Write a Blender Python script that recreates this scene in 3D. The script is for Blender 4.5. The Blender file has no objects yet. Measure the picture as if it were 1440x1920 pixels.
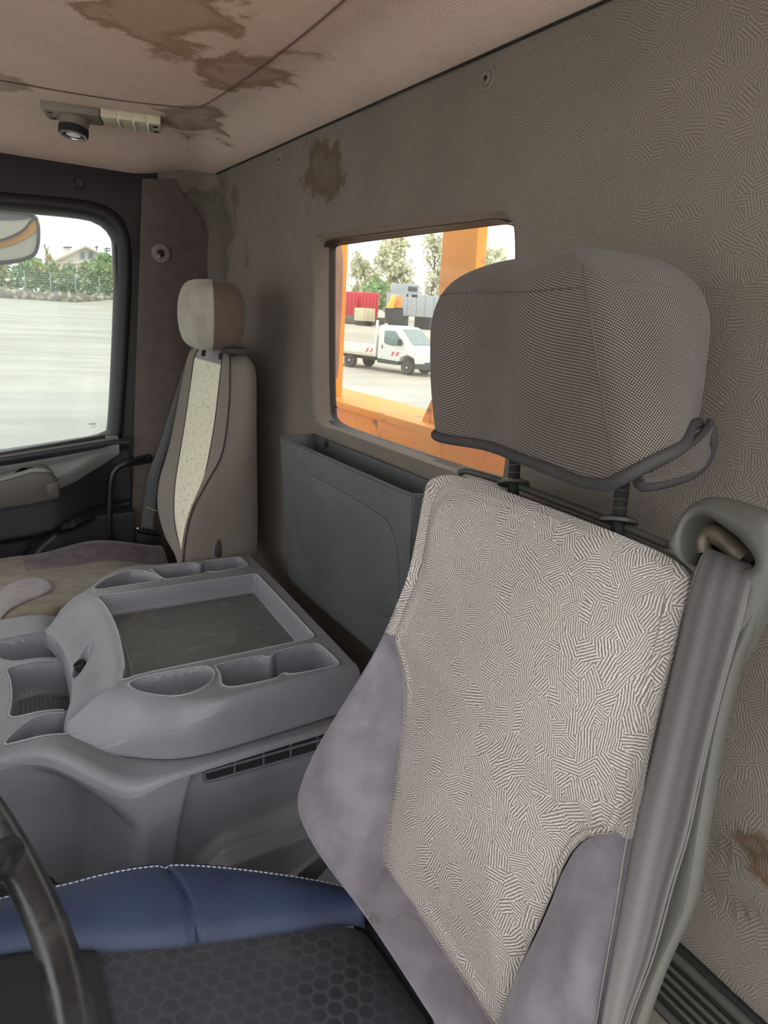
import bpy, bmesh, math, random
import numpy as np
from mathutils import Vector, Matrix
SC = bpy.context.scene
COL = SC.collection
rng = np.random.default_rng(7)
# ------------------------------------------------------------------ camera
# axes: X = towards the rear of the cab, Y = towards the passenger door, Z = up; camera at the origin
F, CX, CY = 1295.0, 720.0, 960.0
_dy = np.array([-88-CX, CY-545, F]); _dy /= np.linalg.norm(_dy)
_dx = np.array([2915-CX, CY-740, F]); _dx -= _dy*(_dx@_dy); _dx /= np.linalg.norm(_dx)
_dz = np.cross(_dy, _dx)
_R = np.array([_dx, _dy, _dz])
RT, UP, FW = _R[:, 0], _R[:, 1], _R[:, 2]
cam = bpy.data.cameras.new('camera'); camo = bpy.data.objects.new('camera', cam); COL.objects.link(camo)
cam.sensor_fit = 'VERTICAL'; cam.sensor_height = 36.0; cam.lens = F/1920*36.0
cam.clip_start = 0.02; cam.clip_end = 600
M = Matrix.Identity(4)
for i in range(3):
    M[i][0], M[i][1], M[i][2] = RT[i], UP[i], -FW[i]
camo.matrix_world = M
SC.camera = camo
# ------------------------------------------------------------------ world, exposure
SKY = 1.35
w = bpy.data.worlds.new('overcast'); SC.world = w; w.use_nodes = True
nt = w.node_tree; nt.nodes.clear()
wo = nt.nodes.new('ShaderNodeOutputWorld'); bg = nt.nodes.new('ShaderNodeBackground')
tc = nt.nodes.new('ShaderNodeTexCoord'); sp = nt.nodes.new('ShaderNodeSeparateXYZ')
rp = nt.nodes.new('ShaderNodeValToRGB')
rp.color_ramp.elements[0].position = 0.0; rp.color_ramp.elements[0].color = (0.70, 0.71, 0.72, 1)
rp.color_ramp.elements[1].position = 0.6; rp.color_ramp.elements[1].color = (0.99, 1.0, 1.0, 1)
nt.links.new(tc.outputs['Generated'], sp.inputs[0]); nt.links.new(sp.outputs['Z'], rp.inputs[0])
nt.links.new(rp.outputs[0], bg.inputs['Color']); bg.inputs['Strength'].default_value = SKY
nt.links.new(bg.outputs[0], wo.inputs[0])
SC.view_settings.view_transform = 'Standard'; SC.view_settings.look = 'None'
SC.view_settings.gamma = 1.0; SC.view_settings.use_curve_mapping = False
SC.view_settings.exposure = 1.45
# ------------------------------------------------------------------ helpers
def ray(u, v): return FW + RT*((u-CX)/F) - UP*((v-CY)/F)
def AX(u, v, X): d = ray(u, v); return d*(X/d[0])
def AY(u, v, Y): d = ray(u, v); return d*(Y/d[1])
def AZ(u, v, Z): d = ray(u, v); return d*(Z/d[2])
def AK(u, v, k): d = ray(u, v); return d*(k/(d[0]-.27*d[2]))   # reclined plane x-.27z=k
def s2l(c): return tuple(((x/12.92) if x <= .04045 else ((x+.055)/1.055)**2.4) for x in c)
def rgb(r, g, b): return s2l((r/255., g/255., b/255.))+(1.0,)
def sst(a, b, x): t = np.clip((np.asarray(x, float)-a)/(b-a), 0, 1); return t*t*(3-2*t)
def chaikin(P, n=2, closed=True):
    P = np.array(P, float)
    for _ in range(n):
        Q = np.roll(P, -1, 0) if closed else P[1:]
        A = P if closed else P[:-1]
        N = np.empty((2*len(A), P.shape[1])); N[0::2] = .75*A+.25*Q; N[1::2] = .25*A+.75*Q
        if not closed: N = np.vstack([P[:1], N, P[-1:]])
        P = N
    return P
def resample(P, n, closed=False):
    P = np.array(P, float)
    if closed: P = np.vstack([P, P[:1]])
    L = np.r_[0, np.cumsum(np.linalg.norm(np.diff(P, axis=0), axis=1))]
    t = np.linspace(0, L[-1], n, endpoint=not closed)
    return np.stack([np.interp(t, L, P[:, i]) for i in range(P.shape[1])], 1)
def spline(P, n):          # Catmull-Rom through points, n samples
    P = np.array(P, float); m = len(P)
    Q = np.vstack([2*P[0]-P[1], P, 2*P[-1]-P[-2]])
    out = []
    for x in np.linspace(0, m-1, n):
        i = min(int(x), m-2); t = x-i
        a, b, c, d = Q[i], Q[i+1], Q[i+2], Q[i+3]
        out.append(.5*((2*b)+(c-a)*t+(2*a-5*b+4*c-d)*t*t+(3*b-a-3*c+d)*t**3))
    return np.array(out)
def sdf(poly, X, Y):       # signed distance to a polygon, negative inside
    P = np.array(poly, float); Q = np.roll(P, -1, 0)
    d2 = np.full(X.shape, 1e9); ins = np.zeros(X.shape, bool)
    for (ax, ay), (bx, by) in zip(P, Q):
        ex, ey = bx-ax, by-ay; L = ex*ex+ey*ey+1e-15
        t = np.clip(((X-ax)*ex+(Y-ay)*ey)/L, 0, 1)
        d2 = np.minimum(d2, (X-ax-t*ex)**2+(Y-ay-t*ey)**2)
        c = (ay > Y) != (by > Y)
        ins ^= c & (X < ax+(Y-ay)*ex/(ey if abs(ey) > 1e-12 else 1e-12))
    d = np.sqrt(d2); return np.where(ins, -d, d)
def mk(name, V, Fc, mat, parent=None, uv=None, sharp=None, flat=False):
    me = bpy.data.meshes.new(name)
    me.from_pydata([tuple(map(float, v)) for v in V], [], [tuple(map(int, f)) for f in Fc])
    if uv is not None:
        l = me.uv_layers.new(name='UVMap'); idx = np.empty(len(me.loops), int); me.loops.foreach_get('vertex_index', idx)
        l.data.foreach_set('uv', np.asarray(uv, float)[idx].ravel())
    me.polygons.foreach_set('use_smooth', [not flat]*len(me.polygons))
    if sharp: me.set_sharp_from_angle(angle=math.radians(sharp))
    me.update()
    o = bpy.data.objects.new(name, me); COL.objects.link(o)
    if mat: me.materials.append(mat)
    if parent: o.parent = parent
    return o
def from_bm(name, bm, mat, parent=None, smooth=True, sharp=35):
    me = bpy.data.meshes.new(name); bm.normal_update(); bm.to_mesh(me); bm.free()
    me.polygons.foreach_set('use_smooth', [smooth]*len(me.polygons))
    if smooth and sharp: me.set_sharp_from_angle(angle=math.radians(sharp))
    o = bpy.data.objects.new(name, me); COL.objects.link(o); me.materials.append(mat)
    if parent: o.parent = parent
    return o
def gridf(nu, nv, closed=False, off=0, flip=False):
    i, j = np.meshgrid(np.arange(nu if closed else nu-1), np.arange(nv-1), indexing='ij')
    a = i*nv+j; b = ((i+1) % nu)*nv+j
    f = np.stack([a, b, b+1, a+1], -1).reshape(-1, 4)+off
    return f[:, ::-1] if flip else f
def grid(name, P, mat, parent=None, uv=None, closed=False, flip=False, sharp=None):
    nu, nv = P.shape[:2]
    return mk(name, P.reshape(-1, 3), gridf(nu, nv, closed, flip=flip), mat, parent,
              None if uv is None else uv.reshape(-1, 2), sharp)
def solid(o, t, off=-1):
    m = o.modifiers.new('thickness', 'SOLIDIFY'); m.thickness = t; m.offset = off; return o
def tube_geo(P, r, n=10, closed=False, caps=True, flat=None):
    P = np.array(P, float); m = len(P); r = np.full(m, r) if np.isscalar(r) else np.array(r)
    T = (np.roll(P, -1, 0)-np.roll(P, 1, 0)) if closed else np.gradient(P, axis=0)
    T /= np.linalg.norm(T, axis=1)[:, None]+1e-12
    a = np.array([0, 0, 1.]) if abs(T[0][2]) < .9 else np.array([1., 0, 0])
    N = a-T[0]*(a@T[0]); N /= np.linalg.norm(N); V = []
    for k in range(m):
        N = N-T[k]*(N@T[k]); N /= np.linalg.norm(N); B = np.cross(T[k], N)
        th = np.linspace(0, 2*np.pi, n, endpoint=False)
        V.append(P[k]+r[k]*(np.cos(th)[:, None]*N+np.sin(th)[:, None]*B*(flat or 1)))
    V = np.array(V).reshape(-1, 3); Fc = []
    for k in range(m if closed else m-1):
        for j in range(n):
            a0, b0 = k*n+j, k*n+(j+1) % n; k2 = (k+1) % m
            Fc.append((a0, b0, k2*n+(j+1) % n, k2*n+j))
    if caps and not closed:
        Fc.append(tuple(range(n))[::-1]); Fc.append(tuple((m-1)*n+j for j in range(n)))
    return V, Fc
def tube(name, P, r, mat, parent=None, n=10, closed=False, flat=None):
    V, Fc = tube_geo(P, r, n, closed, flat=flat); return mk(name, V, Fc, mat, parent, sharp=60)
def tubes(name, L, r, mat, parent=None, n=6):
    VV, FF, o = [], [], 0
    for P in L:
        V, Fc = tube_geo(P, r, n); VV.append(V); FF += [tuple(i+o for i in f) for f in Fc]; o += len(V)
    return mk(name, np.vstack(VV), FF, mat, parent, sharp=60)
def box(name, c, s, mat, parent=None, bev=.004, rot=None, seg=2, rz=0):
    bm = bmesh.new(); bmesh.ops.create_cube(bm, size=1)
    bmesh.ops.scale(bm, vec=s, verts=bm.verts)
    if bev: bmesh.ops.bevel(bm, geom=bm.edges[:], offset=min(bev, .45*min(s)), segments=seg, affect='EDGES', profile=.5)
    if rz: bmesh.ops.rotate(bm, matrix=Matrix.Rotation(rz, 3, 'Z'), verts=bm.verts)
    if rot is not None: bmesh.ops.rotate(bm, matrix=rot, verts=bm.verts)
    bmesh.ops.translate(bm, vec=tuple(c), verts=bm.verts)
    return from_bm(name, bm, mat, parent)
def prism(name, P3, vec, mat, parent=None, bev=0, seg=2, sharp=35):
    bm = bmesh.new(); vs = [bm.verts.new(tuple(p)) for p in P3]; f = bm.faces.new(vs)
    r = bmesh.ops.extrude_face_region(bm, geom=[f])
    bmesh.ops.translate(bm, vec=tuple(vec), verts=[g for g in r['geom'] if isinstance(g, bmesh.types.BMVert)])
    bmesh.ops.recalc_face_normals(bm, faces=bm.faces)
    if bev:
        es = [e for e in bm.edges if len(e.link_faces) == 2 and e.calc_face_angle(0) > .6]
        bmesh.ops.bevel(bm, geom=es, offset=bev, segments=seg, affect='EDGES', profile=.5)
    return from_bm(name, bm, mat, parent, sharp=sharp)
def cyl(name, c, ax, r, h, mat, parent=None, n=24, r2=None, bev=0):
    ax = np.array(ax, float)/np.linalg.norm(ax); c = np.array(c, float)
    prof = [(r, 0), (r2 if r2 is not None else r, h)]
    if bev: prof = [(r, 0), (r2 or r, h-bev), ((r2 or r)-bev*.3, h-bev*.3), ((r2 or r)-bev, h)]
    return lathe(name, c, ax, prof, mat, parent, n)
def lathe(name, c, ax, prof, mat, parent=None, n=24, cap=True):
    ax = np.array(ax, float)/np.linalg.norm(ax); c = np.array(c, float)
    a = np.array([0, 0, 1.]) if abs(ax[2]) < .9 else np.array([1., 0, 0])
    N = np.cross(ax, a); N /= np.linalg.norm(N); B = np.cross(ax, N)
    th = np.linspace(0, 2*np.pi, n, endpoint=False); V = []
    for r, h in prof: V += [c+ax*h+r*(np.cos(t)*N+np.sin(t)*B) for t in th]
    Fc = [(k*n+j, k*n+(j+1) % n, (k+1)*n+(j+1) % n, (k+1)*n+j) for k in range(len(prof)-1) for j in range(n)]
    if cap: Fc += [tuple(range(n))[::-1], tuple((len(prof)-1)*n+j for j in range(n))]
    return mk(name, V, Fc, mat, parent, sharp=40)
def empty(name, loc, label=None, cat=None, group=None):
    o = bpy.data.objects.new(name, None); COL.objects.link(o); o.empty_display_size = .05
    o.location = tuple(loc); tag(o, label, cat, group); return o
def tag(o, label=None, cat=None, group=None, kind=None):
    if label: o['label'] = label
    if cat: o['category'] = cat
    if group: o['group'] = group
    if kind: o['kind'] = kind
    return o
def under(root, *objs):          # parent world-placed meshes under an empty that stands elsewhere
    inv = Matrix.Translation(root.location).inverted()
    for o in objs:
        o.parent = root; o.matrix_parent_inverse = inv
# ------------------------------------------------------------------ materials
class NT:
    def __init__(s, name):
        s.m = bpy.data.materials.new(name); s.m.use_nodes = True; s.t = s.m.node_tree
        s.b = s.t.nodes['Principled BSDF']; s.out = s.t.nodes['Material Output']
    def n(s, typ, ins=None, **kw):
        x = s.t.nodes.new('ShaderNode'+typ)
        for k, v in kw.items(): setattr(x, k, v)
        for k, v in (ins or {}).items(): s.put(x.inputs[k], v)
        return x
    def put(s, sock, v):
        if isinstance(v, bpy.types.NodeSocket): s.t.links.new(v, sock)
        else: sock.default_value = v
    def math(s, op, a, b=None, c=None, clamp=False):
        x = s.t.nodes.new('ShaderNodeMath'); x.operation = op; x.use_clamp = clamp
        s.put(x.inputs[0], a)
        if b is not None: s.put(x.inputs[1], b)
        if c is not None: s.put(x.inputs[2], c)
        return x.outputs[0]
    def uv(s): return s.n('UVMap').outputs[0]
    def obj(s): return s.n('TexCoord').outputs['Object']
    def map(s, v, sc): return s.n('Mapping', {'Vector': v, 'Scale': sc}).outputs[0]
    def noise(s, v, sc, det=3., rough=.5, dist=0.): return s.n('TexNoise', {'Vector': v, 'Scale': sc, 'Detail': det, 'Roughness': rough, 'Distortion': dist}).outputs['Fac']
    def mix(s, f, a, b, bt='MIX'):
        x = s.n('Mix', data_type='RGBA', blend_type=bt); s.put(x.inputs[0], f); s.put(x.inputs[6], a); s.put(x.inputs[7], b); return x.outputs[2]
    def ramp(s, f, a, b): return s.n('MapRange', {0: f, 1: a, 2: b}, interpolation_type='SMOOTHSTEP').outputs[0]
    def bump(s, h, st=.3, d=.002): s.put(s.b.inputs['Normal'], s.n('Bump', {'Height': h, 'Strength': st, 'Distance': d}).outputs[0])
    def set(s, col=None, rough=None, spec=None, metal=None, sheen=None):
        if col is not None: s.put(s.b.inputs['Base Color'], col)
        if rough is not None: s.put(s.b.inputs['Roughness'], rough)
        if spec is not None: s.put(s.b.inputs['Specular IOR Level'], spec)
        if metal is not None: s.put(s.b.inputs['Metallic'], metal)
        if sheen is not None: s.put(s.b.inputs['Sheen Weight'], sheen); s.put(s.b.inputs['Sheen Roughness'], .45)
        return s
def hatch(t, v, cell=72., lines=400., wob=.0006):
    nz = t.n('TexNoise', {'Vector': v, 'Scale': 260., 'Detail': 1.}).outputs['Color']
    ofs = t.n('VectorMath', {0: nz, 1: (.5, .5, .5)}, operation='SUBTRACT').outputs[0]
    ofs = t.n('VectorMath', {0: ofs, 'Scale': wob*2.2}, operation='SCALE').outputs[0]
    p = t.n('VectorMath', {0: v, 1: ofs}, operation='ADD').outputs[0]
    vo = t.n('TexVoronoi', {'Vector': p, 'Scale': cell, 'Randomness': 1.}, voronoi_dimensions='2D', distance='MANHATTAN')
    c = t.n('SeparateXYZ', {0: vo.outputs['Color']})
    ang = t.math('MULTIPLY', c.outputs[0], math.pi)
    xy = t.n('SeparateXYZ', {0: p})
    q = t.math('ADD', t.math('MULTIPLY', xy.outputs[0], t.math('COSINE', ang)), t.math('MULTIPLY', xy.outputs[1], t.math('SINE', ang)))
    fr = t.math('MULTIPLY_ADD', c.outputs[1], lines*.35, lines*.8)
    return t.math('MULTIPLY_ADD', t.math('SINE', t.math('MULTIPLY', q, t.math('MULTIPLY', fr, 2*math.pi))), .5, .5)
def m_plain(name, col, rough=.5, spec=.5, metal=0., nb=0., ns=400., var=.12, vs=9.):
    t = NT(name); o = t.obj()
    c = t.mix(t.ramp(t.noise(o, vs, 4.), .3, .75), tuple(x*(1-var) for x in col[:3])+(1,), tuple(min(1, x*(1+var)) for x in col[:3])+(1,))
    t.set(c, rough, spec, metal)
    if nb: t.bump(t.noise(o, ns, 2.), nb, .001)
    return t.m
def m_plastic(name, col, rough=.42, grain=.35, gs=330., dust=.0):
    t = NT(name); o = t.obj()
    vo = t.n('TexVoronoi', {'Vector': o, 'Scale': gs}, feature='SMOOTH_F1').outputs['Distance']
    n2 = t.noise(o, gs*.6, 3.)
    h = t.math('ADD', vo, t.math('MULTIPLY', n2, .8))
    var = t.noise(o, 7., 5., .6)
    c = t.mix(t.ramp(var, .3, .75), tuple(x*.9 for x in col[:3])+(1,), tuple(x*1.1 for x in col[:3])+(1,))
    if dust:
        d = t.ramp(t.noise(o, 23., 6., .65, .6), .52, .75)
        c = t.mix(t.math('MULTIPLY', d, dust), c, rgb(176, 170, 158))
    t.set(c, t.math('MULTIPLY_ADD', var, .22, rough-.1), .45); t.bump(h, grain, .0012)
    return t.m
def m_hatch(name, c1, c2, uvs=1., cell=72., lines=400., bump=.3, rough=.9, stains=None, soft=None, mott=.1):
    t = NT(name); v = t.map(t.uv(), (uvs, uvs, uvs)); o = t.obj()
    h = hatch(t, v, cell, lines)
    yarn = t.n('TexVoronoi', {'Vector': v, 'Scale': 900.}, voronoi_dimensions='2D').outputs['Distance']
    f = t.ramp(h, .38, .62)
    c = t.mix(f, c1, c2)
    mo = t.ramp(t.noise(o, 3.2, 6., .62, .4), .3, .72)
    c = t.mix(t.math('MULTIPLY', mo, mott), c, tuple(x*.35 for x in c1[:3])+(1,))
    c = t.mix(.22, c, t.n('Mix', {0: 1., 6: c, 7: t.n('CombineColor', {0: yarn, 1: yarn, 2: yarn}).outputs[0]}, data_type='RGBA', blend_type='OVERLAY').outputs[2])
    for (ctr, rad, thr, col, amt) in (stains or []):
        d = t.n('VectorMath', {0: o, 1: ctr}, operation='SUBTRACT').outputs[0]
        d = t.n('VectorMath', {0: d, 1: (1/rad[0], 1/rad[1], 1/rad[2])}, operation='MULTIPLY').outputs[0]
        L = t.n('VectorMath', {0: d}, operation='LENGTH').outputs['Value']
        nz = t.noise(o, 8.5, 7., .6, .35)
        e = t.math('ADD', L, t.math('MULTIPLY_ADD', nz, 2.6, -1.3))
        inside = t.ramp(e, thr+.16, thr-.10)
        rim = t.math('SUBTRACT', inside, t.ramp(e, thr-.1, thr-.4))
        k = t.math('ADD', t.math('MULTIPLY', inside, amt*.72), t.math('MULTIPLY', rim, amt*.4), clamp=True)
        c = t.mix(k, c, col)
    t.set(c, rough, .15, sheen=.08)
    t.bump(t.math('ADD', h, t.math('MULTIPLY', yarn, .6)), bump, .0009)
    return t.m
def m_woven(name, c1, c2, uvs=1., n=310., bump=.5):
    t = NT(name); v = t.map(t.uv(), (uvs, uvs, uvs))
    v2 = t.n('Mapping', {'Vector': v, 'Rotation': (0, 0, .02)}).outputs[0]
    xy = t.n('SeparateXYZ', {0: v2})
    row = t.math('MULTIPLY', xy.outputs[1], n*2*math.pi*.5)
    sh = t.math('MULTIPLY', t.math('FLOOR', t.math('DIVIDE', row, math.pi)), math.pi)
    a = t.math('SINE', t.math('ADD', t.math('MULTIPLY', xy.outputs[0], n*math.pi), sh))
    b = t.math('ABSOLUTE', t.math('SINE', row))
    h = t.math('MULTIPLY', t.math('MULTIPLY_ADD', a, .5, .5), b)
    o = t.obj(); big = t.ramp(t.noise(o, 11., 4.), .3, .7)
    c = t.mix(t.ramp(h, .15, .75), c1, c2)
    c = t.mix(t.math('MULTIPLY', big, .25), c, c1)
    t.set(c, .9, .15, sheen=.15); t.bump(h, bump, .0012); return t.m
def m_velour(name, c1, c2, sheen=.35):
    t = NT(name); o = t.obj()
    c = t.mix(t.ramp(t.noise(o, 30., 5., .6, .2), .3, .72), c1, c2)
    c = t.mix(t.math('MULTIPLY', t.noise(o, 900., 2.), .35), c, c1)
    t.set(c, .95, .1, sheen=sheen); t.bump(t.noise(o, 1400., 2.), .25, .0006); return t.m
def m_glass(name, tint, haze=.06, hazecol=(.8, .82, .8, 1)):
    t = NT(name); t.t.nodes.remove(t.b); o = t.obj()
    tr = t.n('BsdfTransparent', {'Color': tint}); gl = t.n('BsdfGlossy', {'Color': (1, 1, 1, 1), 'Roughness': .02})
    tl = t.n('BsdfTranslucent', {'Color': hazecol})
    lw_ = t.n('LayerWeight', {'Blend': .5}).outputs['Facing']
    fr = t.n('MapRange', {0: t.math('POWER', lw_, 4.), 1: 0., 2: 1., 3: .012, 4: .25})
    sm = t.ramp(t.noise(o, 160., 2.), .70, .8)
    hz = t.math('MULTIPLY_ADD', t.noise(o, 6., 4.), haze, haze*.5)
    hz = t.math('MAXIMUM', hz, t.math('MULTIPLY', sm, haze*2.5))
    m1 = t.n('MixShader', {0: hz, 1: tr.outputs[0], 2: tl.outputs[0]})
    m2 = t.n('MixShader', {0: fr.outputs[0], 1: m1.outputs[0], 2: gl.outputs[0]})
    t.t.links.new(m2.outputs[0], t.out.inputs[0]); return t.m
def m_orange(name):
    t = NT(name); o = t.obj()
    r = t.ramp(t.noise(o, 14., 8., .68, .5), .60, .66)
    c = t.mix(t.ramp(t.noise(o, 5., 5.), .3, .7), rgb(250, 152, 18), rgb(255, 170, 40))
    c = t.mix(r, c, rgb(150, 105, 80)); t.set(c, .5, .4); t.bump(t.noise(o, 60., 4.), .15, .002); return t.m
def m_leaf(name, a, b, cc):
    t = NT(name); g = t.n('NewGeometry'); f = g.outputs['Random Per Island']
    c = t.mix(f, a, b); c = t.mix(t.ramp(t.noise(t.obj(), .55, 3.), .55, .75), c, cc)
    t.set(c, .8, .2); t.put(t.b.inputs['Transmission Weight'], 0.); return t.m
FAB1, FAB2 = rgb(112, 105, 100), rgb(136, 128, 122)
MT = {}
MT['wall'] = m_hatch('headliner_fabric', rgb(111, 102, 95), rgb(134, 125, 116), 1., 62., 360., .4, stains=[
    ((.62, 1.30, .275), (.30, .15, .09), .48, rgb(84, 68, 50), .75),
    ((.60, 1.95, .05), (.3, .30, .5), .55, rgb(86, 82, 74), .75),
    ((.62, .255, -.47), (.2, .07, .03), .6, rgb(92, 70, 48), .75)], mott=.22)
MT['ceil'] = m_hatch('ceiling_fabric', rgb(208, 184, 170), rgb(216, 192, 177), 1., 60., 330., .45, stains=[
    ((.27, 1.10, .35), (.17, .22, .3), .55, rgb(140, 108, 76), .8),
    ((.45, 1.22, .35), (.12, .20, .3), .5, rgb(134, 104, 74), .8),
    ((.47, 1.62, .33), (.14, .26, .3), .42, rgb(112, 92, 70), .7),
    ((.08, 1.62, .33), (.14, .12, .3), .42, rgb(126, 106, 84), .6)], mott=.16)
MT['pillar'] = m_velour('pillar_trim', rgb(90, 81, 77), rgb(103, 93, 88), .08)
MT['insert'] = m_hatch('seat_insert_fabric', rgb(114, 108, 105), rgb(192, 185, 177), 1., 66., 450., .22, mott=.12)
MT['velour'] = m_velour('seat_velour', rgb(106, 101, 109), rgb(124, 119, 126), .25)
MT['weave'] = m_woven('headrest_weave', rgb(50, 45, 42), rgb(146, 134, 125), 1., 760., .5)
MT['wdark'] = m_plain('weave_seam', rgb(84, 77, 72), .9, .1)
MT['weave_pale'] = m_woven('passenger_weave', rgb(106, 99, 91), rgb(136, 128, 118), 1., 860., .3)
MT['weave_brown'] = m_woven('passenger_weave_brown', rgb(84, 72, 64), rgb(112, 97, 87), 1., 860., .3)
MT['pale_velour'] = m_velour('passenger_headrest_velour', rgb(140, 136, 124), rgb(166, 161, 147), .25)
MT['dark_velour'] = m_velour('passenger_cushion_velour', rgb(82, 72, 76), rgb(106, 94, 96), .2)
MT['cushion_brown'] = m_velour('passenger_cushion_brown', rgb(102, 92, 80), rgb(128, 118, 104), .2)
MT['lilac'] = m_velour('passenger_cushion_lilac', rgb(126, 118, 122), rgb(146, 138, 140), .2)
MT['piping'] = m_plain('black_piping', rgb(54, 52, 52), .75, .3, nb=.4, ns=700)
MT['grey'] = m_plastic('grey_console_plastic', rgb(118, 117, 124), .38, .34, 300.)
MT['greyd'] = m_plastic('grey_side_plastic', rgb(98, 98, 108), .46, .25, 330.)
MT['tray'] = m_plastic('tray_mat', rgb(88, 89, 88), .5, .15, 600., .25)
MT['bin'] = m_plastic('storage_bin_plastic', rgb(74, 77, 78), .48, .25, 260., .05)
MT['shell'] = m_plastic('seat_shell_plastic', rgb(70, 69, 64), .45, .12, 500.)
MT['doorp'] = m_plastic('door_plastic', rgb(100, 100, 100), .4, .15, 400.)
MT['doorm'] = m_plastic('armrest_plastic', rgb(74, 70, 67), .42, .2, 400.)
MT['doord'] = m_plastic('door_dark_plastic', rgb(37, 36, 43), .5, .2, 400.)
MT['frame'] = m_plastic('door_frame_rubber', rgb(33, 31, 32), .55, .15, 400.)
MT['plum'] = m_plain('door_header_vinyl', rgb(50, 45, 48), .6, .3, nb=.2)
MT['black'] = m_plain('black_metal', rgb(30, 30, 31), .38, .5)
MT['rubber'] = m_plain('black_rubber', rgb(36, 36, 36), .7, .3)
MT['chrome'] = m_plain('bright_metal', rgb(190, 190, 190), .2, .5, 1.)
MT['blue'] = None; MT['seatblack'] = None
def _blue():
    t = NT('blue_leatherette'); o = t.obj()
    vo = t.n('TexVoronoi', {'Vector': o, 'Scale': 420.}, feature='DISTANCE_TO_EDGE').outputs['Distance']
    h = t.math('ADD', t.ramp(vo, 0, .25), t.math('MULTIPLY', t.noise(o, 60., 4.), 1.2))
    c = t.mix(t.ramp(t.noise(o, 9., 4.), .3, .7), rgb(38, 48, 74), rgb(48, 60, 88))
    t.set(c, .5, .4); t.bump(h, .22, .0012); return t.m
MT['blue'] = _blue()
def _dots():
    t = NT('black_dotted_fabric'); v = t.uv(); o = t.obj(); S = 1/.0178
    xy = t.n('SeparateXYZ', {0: t.map(v, (S, S, S))}); x, y = xy.outputs[0], xy.outputs[1]
    def latt(ox, oy):
        fx = t.math('SUBTRACT', t.math('FRACT', t.math('ADD', x, ox)), .5)
        fy = t.math('MULTIPLY', t.math('SUBTRACT', t.math('FRACT', t.math('ADD', t.math('DIVIDE', y, 1.732), oy)), .5), 1.732)
        return t.math('SQRT', t.math('ADD', t.math('MULTIPLY', fx, fx), t.math('MULTIPLY', fy, fy)))
    d = t.math('MINIMUM', latt(0, 0), latt(.5, .5))
    dot = t.ramp(d, .44, .38)
    wear = t.ramp(t.noise(o, 9., 3.), .42, .62)
    rib = t.math('SINE', t.math('MULTIPLY', x, 50.))
    c = t.mix(t.math('MULTIPLY', dot, t.math('MULTIPLY_ADD', wear, .5, .35)), rgb(60, 63, 68), rgb(36, 37, 41))
    dust = t.ramp(t.n('TexVoronoi', {'Vector': o, 'Scale': 55.}).outputs['Distance'], .05, .02)
    c = t.mix(t.math('MULTIPLY', dust, t.ramp(t.noise(o, 25., 2.), .6, .68)), c, rgb(190, 185, 170))
    c = t.mix(t.math('MULTIPLY', t.ramp(t.noise(o, 14., 5., .6), .5, .8), .35), c, rgb(84, 86, 88))
    t.set(c, .9, .2, sheen=.1); t.bump(t.math('ADD', t.math('MULTIPLY', rib, .4), t.noise(o, 900., 2.)), .25, .0008); return t.m
MT['seatblack'] = _dots()
MT['seatplain'] = m_plain('black_ribbed_fabric', rgb(46, 46, 48), .9, .2, nb=.3, ns=900)
def _flecks():
    t = NT('cream_flecked_fabric'); v = t.uv()
    vo = t.n('TexVoronoi', {'Vector': t.map(v, (1., .6, 1.)), 'Scale': 150.}, voronoi_dimensions='2D', feature='DISTANCE_TO_EDGE').outputs['Distance']
    n = t.noise(v, 95., 2., .5, 1.5)
    f = t.math('MULTIPLY', t.ramp(vo, .13, .05), t.ramp(n, .55, .62))
    c = t.mix(f, rgb(212, 208, 186), rgb(120, 120, 112))
    t.set(c, .9, .15); return t.m
MT['flecks'] = _flecks()
def _belt(name, a, b):
    t = NT(name); xy = t.n('SeparateXYZ', {0: t.uv()})
    r = t.math('SINE', t.math('MULTIPLY', xy.outputs[0], 2*math.pi*3.2))
    w_ = t.math('SINE', t.math('MULTIPLY', xy.outputs[1], 2*math.pi*650))
    w2 = t.math('SINE', t.math('MULTIPLY_ADD', xy.outputs[0], 2*math.pi*30, t.math('MULTIPLY', xy.outputs[1], 900.)))
    h = t.math('ADD', t.math('MULTIPLY', r, .25), t.math('MULTIPLY', t.math('MULTIPLY', w_, w2), .6))
    c = t.mix(t.ramp(h, -1., 1.1), a, b); t.set(c, .48, .5, sheen=.1); t.bump(h, .35, .001); return t.m
MT['belt'] = _belt('seat_belt_webbing', rgb(50, 48, 49), rgb(98, 94, 94))
MT['belt2'] = _belt('passenger_belt_webbing', rgb(60, 59, 60), rgb(84, 83, 84))
MT['glass_side'] = m_glass('side_window_glass', (.66, .685, .665, 1), .04)
MT['glass_rear'] = m_glass('rear_window_glass', (.76, .77, .75, 1), .035)
MT['orange'] = m_orange('orange_paint')
MT['white'] = m_plain('white_paint', rgb(225, 226, 222), .4, .4, var=.04)
MT['lens'] = m_plain('cream_lens_plastic', rgb(196, 188, 160), .35, .5, var=.05)
MT['tan'] = m_plain('lamp_base_plastic', rgb(122, 114, 103), .5, .4)
MT['mirror'] = m_plain('mirror_grey', rgb(238, 232, 214), .35, .5, var=.08)
MT['stitch'] = m_plain('pale_thread', rgb(188, 190, 198), .8, .2)
MT['stitchg'] = m_plain('grey_thread', rgb(142, 136, 130), .8, .2)
MT['dirt'] = m_plain('dark_underfloor', rgb(26, 24, 23), .9, .2)
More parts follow.
